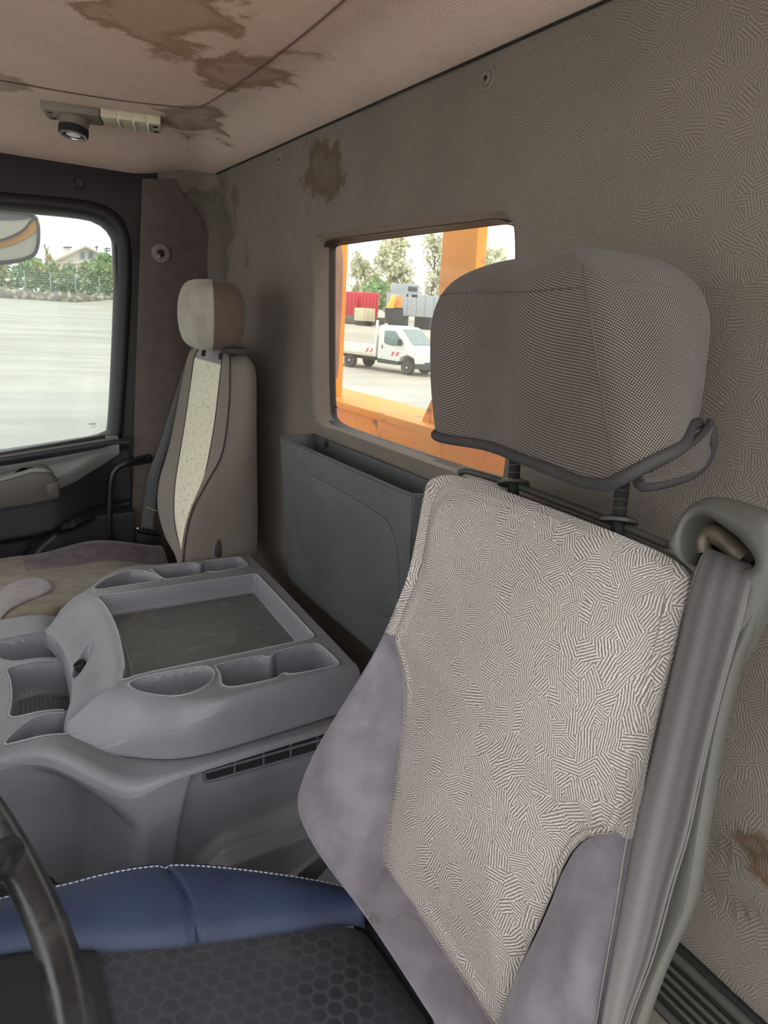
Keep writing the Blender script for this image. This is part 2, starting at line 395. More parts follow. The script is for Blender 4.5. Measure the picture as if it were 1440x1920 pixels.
# ================================================================== SETTING: the cab
def star(poly, c, n, th=None):         # radius of a star-shaped polygon at n angles
    P = np.array(poly, float)-c; Q = np.roll(P, -1, 0)
    th = np.linspace(0, 2*np.pi, n, endpoint=False) if th is None else th
    r = np.zeros(len(th))
    for a, b in zip(P, Q):
        dx, dy = np.cos(th), np.sin(th); ex, ey = b-a
        den = dx*ey-dy*ex; den = np.where(abs(den) < 1e-12, 1e-12, den)
        t = (a[0]*ey-a[1]*ex)/den; s = (a[0]*dy-a[1]*dx)/den
        ok = (s >= -1e-6) & (s <= 1+1e-6) & (t > 0); r = np.where(ok, np.maximum(r, t), r)
    return th, r
def YZ(px, X): return np.array([AX(u, v, X)[1:] for u, v in px])
# rear wall with its window opening
XW = .62
win_out = chaikin(YZ([(588, 452), (594, 441), (620, 437), (925, 400), (948, 399), (966, 420), (968, 450), (962, 600), (950, 905), (930, 915), (630, 806), (603, 797), (592, 775)], XW), 2)
gl_l = YZ([(626, 475), (628, 462), (642, 457), (925, 422), (955, 419)], .665)
gl_r = np.array([[gl_l[-1][0]-.02, .13], [.715, .09], [.70, -.19], [.715, -.215]])
gl_b = YZ([(660, 803), (634, 790), (626, 765)], .665)
win_in = chaikin(np.vstack([gl_l, gl_r, gl_b]), 2)
wc = np.array([.97, -.04]); NW = 420
rect = np.array([[1.78, .345], [.12, .345], [.12, -1.14], [1.78, -1.14]])
cth = np.sort(np.r_[np.linspace(0, 2*np.pi, NW-4, endpoint=False), [math.atan2(*(p-wc)[::-1]) % (2*np.pi) for p in rect]])
_, rO = star(win_out, wc, NW, cth); _, rI = star(win_in, wc, NW, cth); _, rR = star(rect, wc, NW, cth)
cs = np.stack([np.cos(cth), np.sin(cth)], 1)
def wallx(y, z):
    d = -.020*np.exp(-((y-.20)/.16)**2)*sst(-.36, -.46, z)*(1-sst(-.60, -.66, z))
    d += .014*np.exp(-((z+.46+(y-.24)*.35)/.012)**2)*sst(.42, .30, y)
    d += .012*np.exp(-((z+.53+(y-.24)*.2)/.014)**2)*sst(.42, .28, y)
    d += -.004*np.sin(y*9+z*6)*np.sin(z*8.)*sst(1.7, 1.4, y)
    return XW+d
rings = []
for q in [.72, .55, .38, .24, .12, .05]:
    yz = wc+cs*((rO+(rI-rO)*q)[:, None]); rings.append(np.c_[np.full(NW, XW+.045*q**1.15+.002), yz])
for t in np.linspace(0, 1, 64)**1.25:
    yz = wc+cs*((rO+(rR-rO)*t)[:, None]); x = wallx(yz[:, 0], yz[:, 1]) if t > 0 else np.full(NW, XW)
    rings.append(np.c_[x+(-.003*np.exp(-((t-.02)/.02)**2)), yz])
P = np.array(rings).transpose(1, 0, 2)
UVw = P[:, :, 1:]+cs[:, None, :]*-np.clip(P[:, :, :1]-XW, 0, 1)*1.6
wall = tag(grid('wall_rear', P, MT['wall'], uv=UVw, closed=True), kind='structure')
tag(wall, 'patterned grey fabric back wall of the cab with a window opening')
# corner of the rear wall towards the passenger side
zz = np.linspace(.345, -1.14, 80); rows = []
for z in zz:
    Rc = .035+.03*(1-sst(.12, .33, z)); a = np.linspace(0, np.pi/2, 14)
    pts = [(XW, 1.78), (XW, 1.95-Rc-.001)]+[(XW-Rc+Rc*np.cos(t), 1.95-Rc+Rc*np.sin(t)) for t in a]+[(.47, 1.95)]
    s = np.r_[0, np.cumsum(np.hypot(*np.diff(np.array(pts), axis=0).T))]
    rows.append([(x, y, z, 1.78+q) for (x, y), q in zip(pts, s)])
P = np.array(rows).transpose(1, 0, 2)
tag(grid('wall_right', P[:, :, :3], MT['wall'], uv=np.stack([P[:, :, 3], P[:, :, 2]], -1), flip=True), 'grey fabric corner behind the passenger seat', kind='structure')
# door pillar trim, its edge a curved seam
pt = [(268, 334), (330, 337), (340, 366), (364, 386), (392, 432), (409, 490), (413, 560), (413, 660), (412, 1080), (235, 1080), (247, 1000), (255, 700)]
pp = [AY(u, v, 1.938) for u, v in list(pt[:1])+list(chaikin(pt[1:9], 2, False))+list(pt[9:])]
pl = prism('trim_1', pp, (0, .012, 0), MT['pillar'], bev=.003); tag(pl, 'brown grey fabric trim of the door pillar', kind='structure')
# ceiling
xs = np.linspace(-1.05, .622, 120); ys = np.linspace(.08, 1.965, 130)
def ceilz(x, y):
    a = .037*(1-sst(0, .13, .622-x)); b = (.066-.029*sst(.40, .56, x))*(1-sst(0, .22, 1.965-y))
    return .374-np.maximum(a, b)
X, Y = np.meshgrid(xs, ys, indexing='ij'); P = np.stack([X, Y, ceilz(X, Y)], -1)
tag(grid('ceiling', P, MT['ceil'], uv=np.stack([X, Y], -1), flip=True), 'water stained fabric headlining', kind='structure')
def onceil(u, v, off=0):
    z = .36
    for _ in range(8): p = AZ(u, v, z); z = float(ceilz(p[0], p[1]))-off
    return p
sm = spline([onceil(*q, .001) for q in [(-60, 146), (0, 151), (120, 172), (230, 189), (320, 199), (362, 203), (395, 190), (470, 140), (560, 72), (625, 18), (660, -14)]], 90)
ext_a = [np.array([x, sm[0][1]+(sm[0][0]-x)*.10, float(ceilz(x, sm[0][1]))-.001]) for x in np.linspace(-1.0, sm[0][0]-.03, 16)]
ext_b = [np.array([sm[-1][0], y, float(ceilz(sm[-1][0], y))-.001]) for y in np.linspace(sm[-1][1]-.03, .12, 14)]
sm = np.vstack([ext_a, sm, ext_b])
tag(tube('trim_2', sm, .0014, m_plain('seam_brown', rgb(104, 86, 78), .9, .1), n=6), 'stitched seam round the middle panel of the headlining', kind='structure')
gp = [np.array([.616, y, .3365]) for y in np.linspace(.12, 1.93, 20)]
tag(tube('trim_3', gp, .002, MT['rubber'], n=6), 'dark joint between the headlining and the back wall', kind='structure')
# floor, near side pillar, front end of the cab behind the photographer's view
def slab(name, lo, hi, m, lab=None):
    lo, hi = np.array(lo), np.array(hi); return tag(box(name, (lo+hi)/2, hi-lo, m, bev=.006), lab, kind='structure')
slab('floor', (-1.1, .05, -1.22), (.63, 1.99, -1.14), MT['dirt'], 'dark cab floor')
slab('wall_left', (.585, .03, -1.14), (.66, .12, .40), MT['pillar'], 'near door pillar')
slab('wall_front', (-1.10, .05, -1.2), (-1.04, 1.99, -.58), MT['doord'], 'front bulkhead under the windscreen')
slab('trim_4', (-1.12, .05, .29), (-1.0, 1.99, .40), MT['plum'], 'header above the windscreen')
slab('trim_5', (-1.12, 1.92, -.58), (-1.0, 1.99, .30), MT['frame'], 'far windscreen pillar')
slab('trim_6', (-1.12, .02, -.58), (-1.02, .09, .30), MT['frame'], 'near windscreen pillar')
# roof skin and outer back panel keep the daylight out
slab('trim_7', (-1.12, .02, .40), (.70, 2.02, .43), MT['white'], 'roof skin of the cab')
# ---------------------------------------------------------------- passenger door
door = empty('door_1', (-.2, 1.96, -1.1)); tag(door, 'dark passenger door with a large window', kind='structure')
def XZ(px, Y): return np.array([AY(u, v, Y)[[0, 2]] for u, v in px])
g = XZ([(0, 394), (150, 407), (188, 417), (212, 442), (218, 480), (213, 640), (205, 800), (200, 816), (0, 850)], 1.965)
zl = lambda p, q, x: p[1]+(q[1]-p[1])*(x-p[0])/(q[0]-p[0])
gl = np.vstack([g, [[-.78, -.42], [-.80, -.36], [-.80, .10], [-.76, .16]]])
fo = XZ([(0, 360), (160, 372), (212, 388), (240, 420), (250, 480), (243, 640), (232, 805), (228, 828), (0, 868)], 1.945)
fo = np.vstack([fo, [[-.84, -.45], [-.87, -.38], [-.87, .14], [-.82, .20]]])
dc = np.array([-.2, -.1]); n = 220
gs, fs = chaikin(gl, 2), chaikin(fo, 2)
th, rg = star(gs, dc, n); _, rf = star(fs, dc, n); c2 = np.stack([np.cos(th), np.sin(th)], 1)
rr = []
for q, yy in [(-.04, 1.985), (0, 1.968), (.12, 1.948), (.3, 1.938), (.55, 1.934), (.8, 1.937), (.95, 1.944), (1.02, 1.955), (1.03, 1.97)]:
    xz = dc+c2*((rg+(rf-rg)*q)[:, None]); rr.append(np.c_[xz[:, 0], np.full(n, yy), xz[:, 1]])
o1 = grid('window_frame', np.array(rr).transpose(1, 0, 2), MT['frame'], closed=True, flip=True)
o2 = prism('window_pane', [(p[0], 1.972, p[1]) for p in chaikin(gl, 2)], (0, .004, 0), MT['glass_side'])
rd = star(np.array([[.47, .345], [-.95, .345], [-.95, -1.14], [.47, -1.14]]), dc, n, th)[1]
o0 = grid('door_skin', np.array([np.c_[dc[0]+c2[:, 0]*r_, np.full(n, 1.979), dc[1]+c2[:, 1]*r_] for r_ in (rg*1.01, rd)]).transpose(1, 0, 2), MT['frame'], closed=True, flip=True)
hd = [AY(*q, 1.95) for q in [(264, 474), (272, 325), (130, 295), (0, 275)]]
hdp = [hd[0], hd[1], hd[3]+np.array([-.02, 0, .004]), np.array([-.95, 1.95, .335]), np.array([-.95, 1.95, .20])]
hin = [np.array([-.95, 1.95, .14]), AY(0, 385, 1.95), AY(160, 396, 1.95), AY(205, 420, 1.95), AY(226, 470, 1.95)]
o3 = prism('door_header', [hdp[0], hdp[1], hdp[2], hdp[3], hdp[4]]+hin, (0, .012, 0), MT['plum'], bev=.002)
# lower door panel
xs = np.linspace(-.86, .372, 150); X, Wz = np.meshgrid(xs, np.linspace(0, 1, 130), indexing='ij'); Z = -1.12+(np.interp(X, [-.9, .07, .32, .372], [-.466, -.390, -.356, -.350])+1.12)*Wz
zt = np.interp(X, [-.9, .0, .12, .22, .30, .36], [-.50, -.455, -.445, -.425, -.395, -.375])
A = .085*(1-sst(.16, .34, X)); zs0 = np.interp(X, [-.9, .07, .32], [-.46, -.386, -.352])
p = .012*sst(zs0+.012, zs0-.004, Z)+.012*np.exp(-((Z-zs0+.012)/.012)**2)
p = p+A*sst(zt+.012, zt-.022, Z)*(1-.85*sst(zt-.13, zt-.16, Z))
crv = np.interp(X, [-.2, .03, .08, .13, .19, .24, .37], [-1.0, -.80, -.70, -.62, -.568, -.552, -.545])
p = p+.028*sst(crv+.006, crv-.008, Z)-.012*np.exp(-((Z-crv-.006)/.01)**2)
P = np.stack([X, 1.945-p, Z], -1)
o4 = grid('door_panel', P, MT['doord'], sharp=50)
# pale sill cap and ledge (a separate moulding)
xs = np.linspace(-.86, .345, 120); rows = []
for x in xs:
    z0 = np.interp(x, [-.9, .07, .32, .345], [-.46, -.384, -.350, -.347]); z1 = np.interp(x, [-.9, 0, .12, .22, .30, .345], [-.50, -.452, -.442, -.42, -.388, -.362])
    a = .088*(1-sst(.14, .345, x))
    rows.append([(x, 1.975, z0+.004), (x, 1.935, z0+.002), (x, 1.927, z0-.004), (x, 1.929, z0-.016), (x, 1.936, z0-.3*(z0-z1)-.006), (x, 1.930-.2*a, z1+.3*(z0-z1)), (x, 1.925-.75*a, z1+.004), (x, 1.922-a, z1-.004), (x, 1.919-a*1.04, z1-.014), (x, 1.919-a*1.04, z1-.03)])
o5 = grid('armrest_ledge', np.array(rows), MT['doorp'])
a0 = AY(55, 925, 1.84)
pr = [AY(u, v, 1.815) for u, v in [(-40, 912), (20, 897), (60, 885), (92, 884), (108, 897), (114, 936), (60, 948), (-40, 962)]]
o6 = prism('armrest', pr, (0, .09, 0), MT['doorm'], bev=.008, seg=3)
b0 = [AY(u, v, 1.811) for u, v in [(88, 908), (108, 903), (113, 930), (96, 934), (87, 925)]]
o7 = prism('switch', b0, (0, .006, 0), MT['doorm'], bev=.002)
q0 = [AY(u, v, 1.84) for u, v in [(28, 892), (42, 884), (66, 882), (50, 892)]]
o8 = prism('finger_recess', [p+np.array([0, .02, .002]) for p in q0], (0, 0, .003), MT['doord'], bev=.001)
sl = spline([AY(u, v, 1.94) for u, v in [(-60, 859), (0, 849), (100, 832), (196, 815)]], 20)
o9 = tube('weather_strip', sl+np.array([0, -.004, -.004]), .006, MT['frame'], n=8)
c = AY(146, 345, 1.946)
s1 = lathe('screw', c, (0, -1, 0), [(.014, 0), (.014, .003), (.011, .005), (.006, .003), (.005, .003)], MT['frame'])
# the maker's mark etched in the pane corner: a bar with two faint lines under it
e1 = AY(173, 795, 1.971)
m1 = box('glass_mark', e1, (.018, .0008, .0018), MT['rubber'], bev=0)
m2 = box('glass_mark', e1+np.array([.002, 0, -.006]), (.012, .0006, .001), MT['mirror'], bev=0)
m3 = box('glass_mark', e1+np.array([.002, 0, -.009]), (.016, .0006, .001), MT['mirror'], bev=0)
under(door, o0, o1, o2, o3, o4, o5, o6, o7, o8, o9, s1, m1, m2, m3)
tag(o5, 'pale moulded ledge under the window')
# ---------------------------------------------------------------- rear window
w1 = empty('window_1', (XW+.04, .97, -.2)); tag(w1, 'rear cab window with a dusty pane', kind='structure')
rr = []
for q, x in [(.62, XW+.020), (.70, XW+.030), (.78, XW+.032), (.9, XW+.037), (1.0, XW+.045), (1.12, XW+.047)]:
    yz = wc+cs*((rO+(rI-rO)*q)[:, None]); rr.append(np.c_[np.full(NW, x), yz])
o1 = grid('window_seal', np.array(rr).transpose(1, 0, 2), MT['frame'], closed=True, flip=True)
o2 = prism('window_pane', [(XW+.046, *(wc+c*r*1.03)) for c, r in zip(cs[::3], rI[::3])], (.004, 0, 0), MT['glass_rear'])
e = AX(630, 763, XW+.045)
m1 = box('glass_mark', e, (.0008, .012, .002), MT['rubber'], bev=0)
m2 = box('glass_mark', e+np.array([0, -.001, -.006]), (.0008, .007, .0012), MT['tan'], bev=0)
m3 = box('glass_mark', e+np.array([0, -.001, -.009]), (.0008, .008, .0012), MT['tan'], bev=0)
under(w1, o1, o2, m1, m2, m3)
# outer skin of the back wall (orange), with the window cut
_, rS = star(win_in*1.0, wc, NW, cth); rectS = np.array([[2.0, .40], [.03, .40], [.03, -1.2], [2.0, -1.2]]); _, rQ = star(rectS, wc, NW, cth)
P = np.array([np.c_[np.full(NW, XW+.056), wc+cs*((rS*1.04)[:, None])], np.c_[np.full(NW, XW+.056), wc+cs*(rQ[:, None])]]).transpose(1, 0, 2)
tag(grid('trim_8', P, MT['white'], closed=True, flip=True), 'outer back skin of the cab', kind='structure')
slab('trim_9', (.36, 1.955, -1.14), (.68, 2.0, .40), MT['frame'], 'outer side skin behind the passenger door')
# ================================================================== CONSOLE
con = empty('center_console', (.3, 1.12, -1.13), 'grey plastic centre console with cup holders and a shallow tray between the seats', 'console')
def shear(a, b): return a+.05*(b-1.1), b+.045*(a-.33)
ZT = -.53
lid_o = chaikin([(.072, 1.29), (.092, 1.24), (.104, 1.14), (.102, 1.03), (.086, .975), (.086, .945), (.11, .918), (.145, .898), (.20, .855), (.25, .838), (.312, .836), (.483, .840), (.522, .842), (.5235, .85), (.5235, 1.40), (.51, 1.412), (.32, 1.422), (.25, 1.447), (.19, 1.41), (.12, 1.325), (.08, 1.30)], 2)
def inset(poly, d):
    P_ = resample(poly, 300, True); T = np.roll(P_, -1, 0)-np.roll(P_, 1, 0); N = np.stack([T[:, 1], -T[:, 0]], 1); N /= np.linalg.norm(N, axis=1)[:, None]
    if sdf(P_, *(P_[:1]+N[:1]*.003).T.reshape(2, 1))[0] > 0: N = -N
    return P_+N*np.asarray(d).reshape(-1, 1)
tray = [(.170, .958), (.172, .975), (.180, 1.0), (.184, 1.06), (.187, 1.12), (.186, 1.18), (.180, 1.25), (.172, 1.282), (.178, 1.288), (.470, 1.2765), (.482, 1.276), (.484, 1.266), (.486, .975), (.484, .962), (.474, .961), (.30, .964), (.19, .968)]
nD = [(.174, .944), (.19, .957), (.25, .953), (.287, .948), (.297, .935), (.296, .915), (.281, .893), (.256, .882), (.231, .882), (.21, .897), (.186, .922)]
nd = [(.304, .939), (.312, .943), (.378, .941), (.384, .932), (.392, .928), (.400, .934), (.405, .944), (.47, .941), (.482, .935), (.486, .875), (.484, .858), (.47, .859), (.404, .864), (.396, .874), (.388, .874), (.380, .864), (.32, .868), (.304, .874), (.299, .885), (.303, .90), (.306, .92)]
fD = [(.165, 1.321), (.18, 1.35), (.20, 1.374), (.238, 1.397), (.262, 1.393), (.278, 1.378), (.293, 1.345), (.297, 1.328), (.29, 1.320), (.22, 1.322)]
fd = [(.302, 1.325), (.288, 1.385), (.294, 1.394), (.375, 1.392), (.382, 1.380), (.392, 1.378), (.40, 1.391), (.47, 1.389), (.482, 1.384), (.484, 1.338), (.48, 1.328), (.404, 1.320), (.397, 1.330), (.388, 1.331), (.38, 1.320), (.31, 1.321)]
def pocket(d, depth, wall): return depth*sst(.0005, -wall, d)-.0010*np.exp(-((d-.0025)/.0025)**2)
lid_i = inset(lid_o, .005)
def lidz(A, B):
    do = sdf(lid_i, A, B)
    g1 = np.exp(-(((A-.13)/.055)**2+((B-.92)/.05)**2)); g2 = np.exp(-(((A-.13)/.05)**2+((B-1.36)/.06)**2))
    side_ = sst(.31, .19, A)*sst(1.0, .93, B)
    wsh = .010+.024*side_+.028*g1+.022*g2; drop = .014+.022*side_+.030*g1+.022*g2
    t = np.clip(-do/wsh, 0, 1); Z = ZT-drop*(1-t)**2
    arc = np.interp(B, [.93, .955, .98, 1.04, 1.12, 1.2, 1.28, 1.30, 1.33], [.150, .168, .174, .183, .187, .186, .176, .168, .150])
    frt = ZT-.052*sst(0, .095, arc-.006-A)
    Z = np.minimum(Z, np.where((B > .93) & (B < 1.33), frt, Z))
    dn = sdf(chaikin(nD, 2), A, B); df = sdf(chaikin(fD, 2), A, B)
    L = [pocket(sdf(chaikin(tray, 1), A, B), .036, .010), pocket(dn, .042, .004)+.016*sst(-.016, -.020, dn+.25*(B-.915)), pocket(sdf(chaikin(nd, 2), A, B), .095, .005), pocket(df, .05, .004)+.012*sst(-.018, -.022, df), pocket(sdf(chaikin(fd, 2), A, B), .095, .005)]
    Z = Z-np.maximum.reduce(L+[np.zeros_like(A)])-np.minimum.reduce(L+[np.zeros_like(A)])
    kd = np.hypot((A-.128)/.016, (B-1.108-(A-.128)*1.3)/.020); Z = Z-.012*sst(1.3, .5, kd)
    Z = Z-.0022*np.exp(-((B-.951)/.0011)**2)*sst(.30, .31, A)*0-.0018*np.exp(-((B-1.296)/.0012)**2)*sst(.486, .492, A)-.0018*np.exp(-((B-.951)/.0012)**2)*sst(.486, .492, A)
    return Z, do
ST = .0015
A, B = np.meshgrid(np.arange(.06, .535, ST), np.arange(.828, 1.455, ST), indexing='ij')
do = sdf(lid_i, A, B); mask = do < ST*1.1
edge_i = np.argwhere((do > 0) & mask); dense = resample(lid_i, 3000, True)
for i, j in edge_i:
    k = np.argmin((dense[:, 0]-A[i, j])**2+(dense[:, 1]-B[i, j])**2); A[i, j], B[i, j] = dense[k]
Zl, _ = lidz(A, B)
xw, yw = shear(A, B)
I = np.arange(A.size).reshape(A.shape)
q = np.stack([I[:-1, :-1], I[1:, :-1], I[1:, 1:], I[:-1, 1:]], -1); qm = mask[:-1, :-1] & mask[1:, :-1] & mask[1:, 1:] & mask[:-1, 1:]
Fq = q[qm]; used = np.unique(Fq); re = -np.ones(A.size, int); re[used] = np.arange(len(used))
V = np.stack([xw, yw, Zl], -1).reshape(-1, 3)[used]
lid = mk('console_lid', V, re[Fq], MT['grey'])
z_i, _ = lidz(lid_i[:, 0], lid_i[:, 1]); rows = []
for q_, dz in [(0, 0), (.35, .12), (.7, .38), (.92, .72), (1.0, .93), (.97, .985), (.85, 1.0), (.3, 1.0)]:
    pp_ = inset(lid_o, .005*(1-q_)); x_, y_ = shear(pp_[:, 0], pp_[:, 1]); zb2 = -.606; rows.append(np.stack([x_, y_, z_i+(zb2-z_i)*dz], 1))
skirt = grid('lid_skirt', np.array(rows).transpose(1, 0, 2), MT['grey'], closed=True)
# tray mat
tp = np.array([(.190, .985), (.196, 1.02), (.199, 1.06), (.2005, 1.12), (.199, 1.19), (.196, 1.23), (.191, 1.266), (.30, 1.264), (.470, 1.262), (.471, 1.12), (.472, .976), (.33, .980)])
tm = mk('tray_mat', [(*shear(a, b), ZT-.0345) for a, b in tp]+[(*shear(a, b), ZT-.037) for a, b in tp]+[(*shear(.33, 1.12), ZT-.0345)], [(i, (i+1) % 12, 24) for i in range(12)]+[(i+12, (i+1) % 12+12, (i+1) % 12, i) for i in range(12)], MT['tray'], sharp=30); tag(tm, 'darker floor of the shallow tray')
ky = shear(.127, 1.106); key = lathe('lock', (ky[0], ky[1], -.574), (-.5, 0, 1), [(.010, 0), (.010, .012), (.008, .013), (.0075, .008), (.002, .008)], MT['rubber'])
# lower front tier with three bins; its near edge swings out into the side body
def bn(a): return .925-.105*sst(.02, .175, a)
def ztier(a): return -.577-.033*sst(.05, .18, a)
def RE_(a): return .024-.016*sst(.14, .22, a)
a_ = np.r_[np.arange(-.32, .20, .0025), np.arange(.20, .566, .012)]; v_ = np.r_[np.linspace(0, .08, 26)[:-1], np.linspace(.08, 1, 190)]
A, Vv = np.meshgrid(a_, v_, indexing='ij'); B = bn(A)+(1.37-bn(A))*Vv
RE = RE_(A); t = np.clip((B-bn(A))/RE, 0, 1); Z2 = ztier(A)-RE*(1-np.sqrt(1-(1-t)**2)); t = np.clip((1.37-B)/.006, 0, 1); Z2 = Z2-.006*(1-np.sqrt(1-(1-t)**2))
def pk(poly, depth, wall=.005, n=2): return depth*sst(.001, -wall, sdf(chaikin(poly, n), A, B))
cen = [(.018, 1.16), (.030, 1.168), (.10, 1.172), (.13, 1.165), (.13, 1.02), (.10, 1.012), (.035, 1.008), (.020, 1.012), (.024, 1.04), (.026, 1.08), (.024, 1.13)]
far = [(-.22, 1.215), (.0, 1.225), (.025, 1.19), (.05, 1.184), (.135, 1.19), (.135, 1.285), (.07, 1.28), (-.22, 1.265)]
ner = [(.012, .944), (.028, .972), (.055, 1.000), (.13, 1.002), (.13, .95), (.09, .945), (.03, .944)]
Z2 = Z2-pk(cen, .058)-pk(far, .06)-pk(ner, .045)
x_, y_ = shear(A, B); tier = grid('lower_tier', np.stack([x_, y_, Z2], -1), MT['grey'])
rib = []
for i in range(14):
    a = .034+i*.0066; p0 = shear(a, 1.022); p1 = shear(a, 1.155); rib.append([(p0[0], p0[1], ztier(a)-.0575), (p1[0], p1[1], ztier(a)-.0575)])
for i in range(20):
    b = 1.022+i*.0068; p0 = shear(.032, b); p1 = shear(.122, b); rib.append([(p0[0], p0[1], -.6345), (p1[0], p1[1], -.6445)])
ribs = tag(tubes('ribbed_mat', rib, .0013, MT['greyd']), kind='stuff')
# rim highlights set in the colour, as paler lips round the pockets
MT['lip'] = m_plastic('rim_glint', rgb(146, 146, 150), .3, .08, 400.)
glints = []
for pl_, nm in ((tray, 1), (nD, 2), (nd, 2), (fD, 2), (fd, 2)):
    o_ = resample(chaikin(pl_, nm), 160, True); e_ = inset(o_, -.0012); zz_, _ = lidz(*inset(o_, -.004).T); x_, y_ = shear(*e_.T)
    glints.append(tube('pocket_glint', np.stack([x_, y_, zz_+.0002], 1), .0013, MT['lip'], n=8, closed=True))
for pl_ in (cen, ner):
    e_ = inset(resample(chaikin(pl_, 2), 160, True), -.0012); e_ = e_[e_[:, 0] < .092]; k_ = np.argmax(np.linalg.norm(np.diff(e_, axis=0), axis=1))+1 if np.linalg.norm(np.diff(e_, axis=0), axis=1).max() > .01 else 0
    e_ = np.roll(e_, -k_, 0); x_, y_ = shear(*e_.T); glints.append(tube('pocket_glint', np.stack([x_, y_, ztier(e_[:, 0])+.0002], 1), .0013, MT['lip'], n=8))
# side body towards the driver: knee recess in front, panel with a vent slot behind
YP = .826
a_ = np.arange(-.32, .566, .004); w_ = np.r_[np.linspace(0, .12, 40)[:-1], np.linspace(.12, .52, 110)]
A, W = np.meshgrid(a_, w_, indexing='ij'); Z = ztier(A)-RE_(A)-W
k_ = .03+.08*sst(.0, .06, W)-.03*sst(.10, .35, W)
rec = sst(0, 1, (A-k_)/(.175-k_)); B = .925-.105*rec-.012*sst(0, .10, W)*(1-rec)*-1-.006*sst(0, .06, W)*rec
X, Yb = shear(A, B)
panel = [AY(u, v, YP)[[0, 2]] for u, v in [(362, 1438), (380, 1430), (600, 1368), (760, 1322), (760, 1700), (330, 1700), (322, 1600), (335, 1520), (352, 1464)]]
dp = sdf(chaikin(panel, 1), X, Z); Yb = Yb+.024*sst(.002, -.006, dp)
zl_ = np.interp(X, [.2, .23, .27, .437, .57], [-.90, -.797, -.772, -.772, -.785]); Yb = Yb-.026*sst(zl_+.004, zl_-.004, Z)*sst(.002, -.01, dp)-.012*sst(zl_+.03, zl_+.004, Z)*sst(.002, -.01, dp)
side = grid('side_panel', np.stack([X, Yb, Z], -1), MT['grey'])
# recessed vent panel: dark backing with louvre bars in front
vb = [AY(u, v, YP+.0125) for u, v in [(385, 1441), (392, 1433), (470, 1410), (640, 1360), (640, 1392), (470, 1440), (392, 1461), (385, 1456)]]
vent = prism('vent_slot', vb, (0, -.003, 0), MT['rubber'])
fr_ = spline([AY(u, v, YP+.009) for u, v in [(640, 1359), (470, 1408), (393, 1431), (384, 1440), (384, 1456), (392, 1464), (470, 1443), (640, 1395)]], 60)
vf = tube('vent_frame', fr_, .0022, MT['greyd'], n=8)
louv = []
for (ua, va, ub, vb_) in [(386, 1448, 640, 1376)]:
    louv.append(tube('louvre', [AY(ua, va, YP+.009), AY(ub, vb_, YP+.009)], .0022, MT['greyd'], n=8))
for u in (440, 494, 545, 595):
    v0 = 1433-(u-392)*.2915; louv.append(tube('louvre', [AY(u, v0, YP+.009), AY(u, v0+30, YP+.009)], .0018, MT['greyd'], n=6))
# rear and far faces close the body
bx0 = box('console_body', (.315, 1.13, -.88), (.38, .46, .50), MT['greyd'], bev=.01)
under(con, *glints, lid, skirt, tm, key, tier, ribs, side, vent, vf, bx0, *louv)
# dark corrugated boot behind the console, against the back wall
bt = []
for i in range(9):
    y = .72+i*.028; bt.append([(.566, y, -.66), (.578, y, -.635), (.604, y, -.625)])
ar = empty('rubber_boot', (.57, .85, -1.1), 'black corrugated rubber boot in the gap behind the console', 'boot')
b1 = tubes('fold', bt, .012, MT['rubber'], n=8); b2 = box('boot_base', (.586, .84, -.78), (.05, .30, .28), MT['rubber'], bev=.02); under(ar, b1, b2)
# ================================================================== STORAGE BIN on the back wall
yl, yr = 1.282, .806
binr = empty('storage_bin', (XW-.04, 1.06, -.56), 'dark grey plastic storage bin hung on the back wall under the window', 'bin')
def bz(s, d, dz): return None
xf, xf2 = .537, .556          # front face at rim and at foot
zr, zb = -.243, -.545; th_ = .005
def hexa(name, pts, m, parent=None, bev=.002):
    bm = bmesh.new(); vs = [bm.verts.new(tuple(p)) for p in pts]
    for f in [(0, 1, 2, 3), (7, 6, 5, 4), (0, 4, 5, 1), (1, 5, 6, 2), (2, 6, 7, 3), (3, 7, 4, 0)]: bm.faces.new([vs[i] for i in f])
    bmesh.ops.recalc_face_normals(bm, faces=bm.faces)
    if bev: bmesh.ops.bevel(bm, geom=bm.edges[:], offset=bev, segments=2, affect='EDGES', profile=.5)
    return from_bm(name, bm, m, parent)
n = 40
ff = chaikin([(yl, zr), (yl-.012, zb+.02), (yl-.03, zb), (yr+.03, zb), (yr+.01, zb+.02), (yr, zr)], 2, False)
pan = [(xf+(xf2-xf)*(zr-z)/(zr-zb), y, z) for y, z in [(yl, zr), (yl-.014, zb+.03), (yl-.022, zb+.010), (yl-.042, zb), (yr+.03, zb), (yr+.014, zb+.01), (yr, zb+.03), (yr-.012, zr)]]
front = prism('front_panel', pan, (th_, 0, 0), MT['bin'], bev=.0016)
ip = [AX(u, v, xf) for u, v in [(540, 915), (543, 890), (553, 879), (572, 884), (640, 921), (712, 965), (730, 985), (742, 1040), (735, 1175), (640, 1135), (545, 1040)]]
def onf(p): return np.array([xf+(xf2-xf)*(zr-p[2])/(zr-zb)-.0015, p[1], p[2]])
ipp = chaikin([onf(p)[[1, 2]] for p in ip], 2)
rp_ = prism('raised_panel', [(xf+(xf2-xf)*(zr-z)/(zr-zb)-.0022, y, z) for y, z in ipp], (.004, 0, 0), MT['bin'], bev=.0012)
lside = hexa('side_panel', [(xf+.002, yl, zr), (XW-.004, yl, zr+.004), (XW-.004, yl-.03, zb), (xf2+.002, yl-.03, zb), (xf+.002, yl-th_, zr), (XW-.004, yl-th_, zr+.004), (XW-.004, yl-.03-th_, zb), (xf2+.002, yl-.03-th_, zb)], MT['bin'])
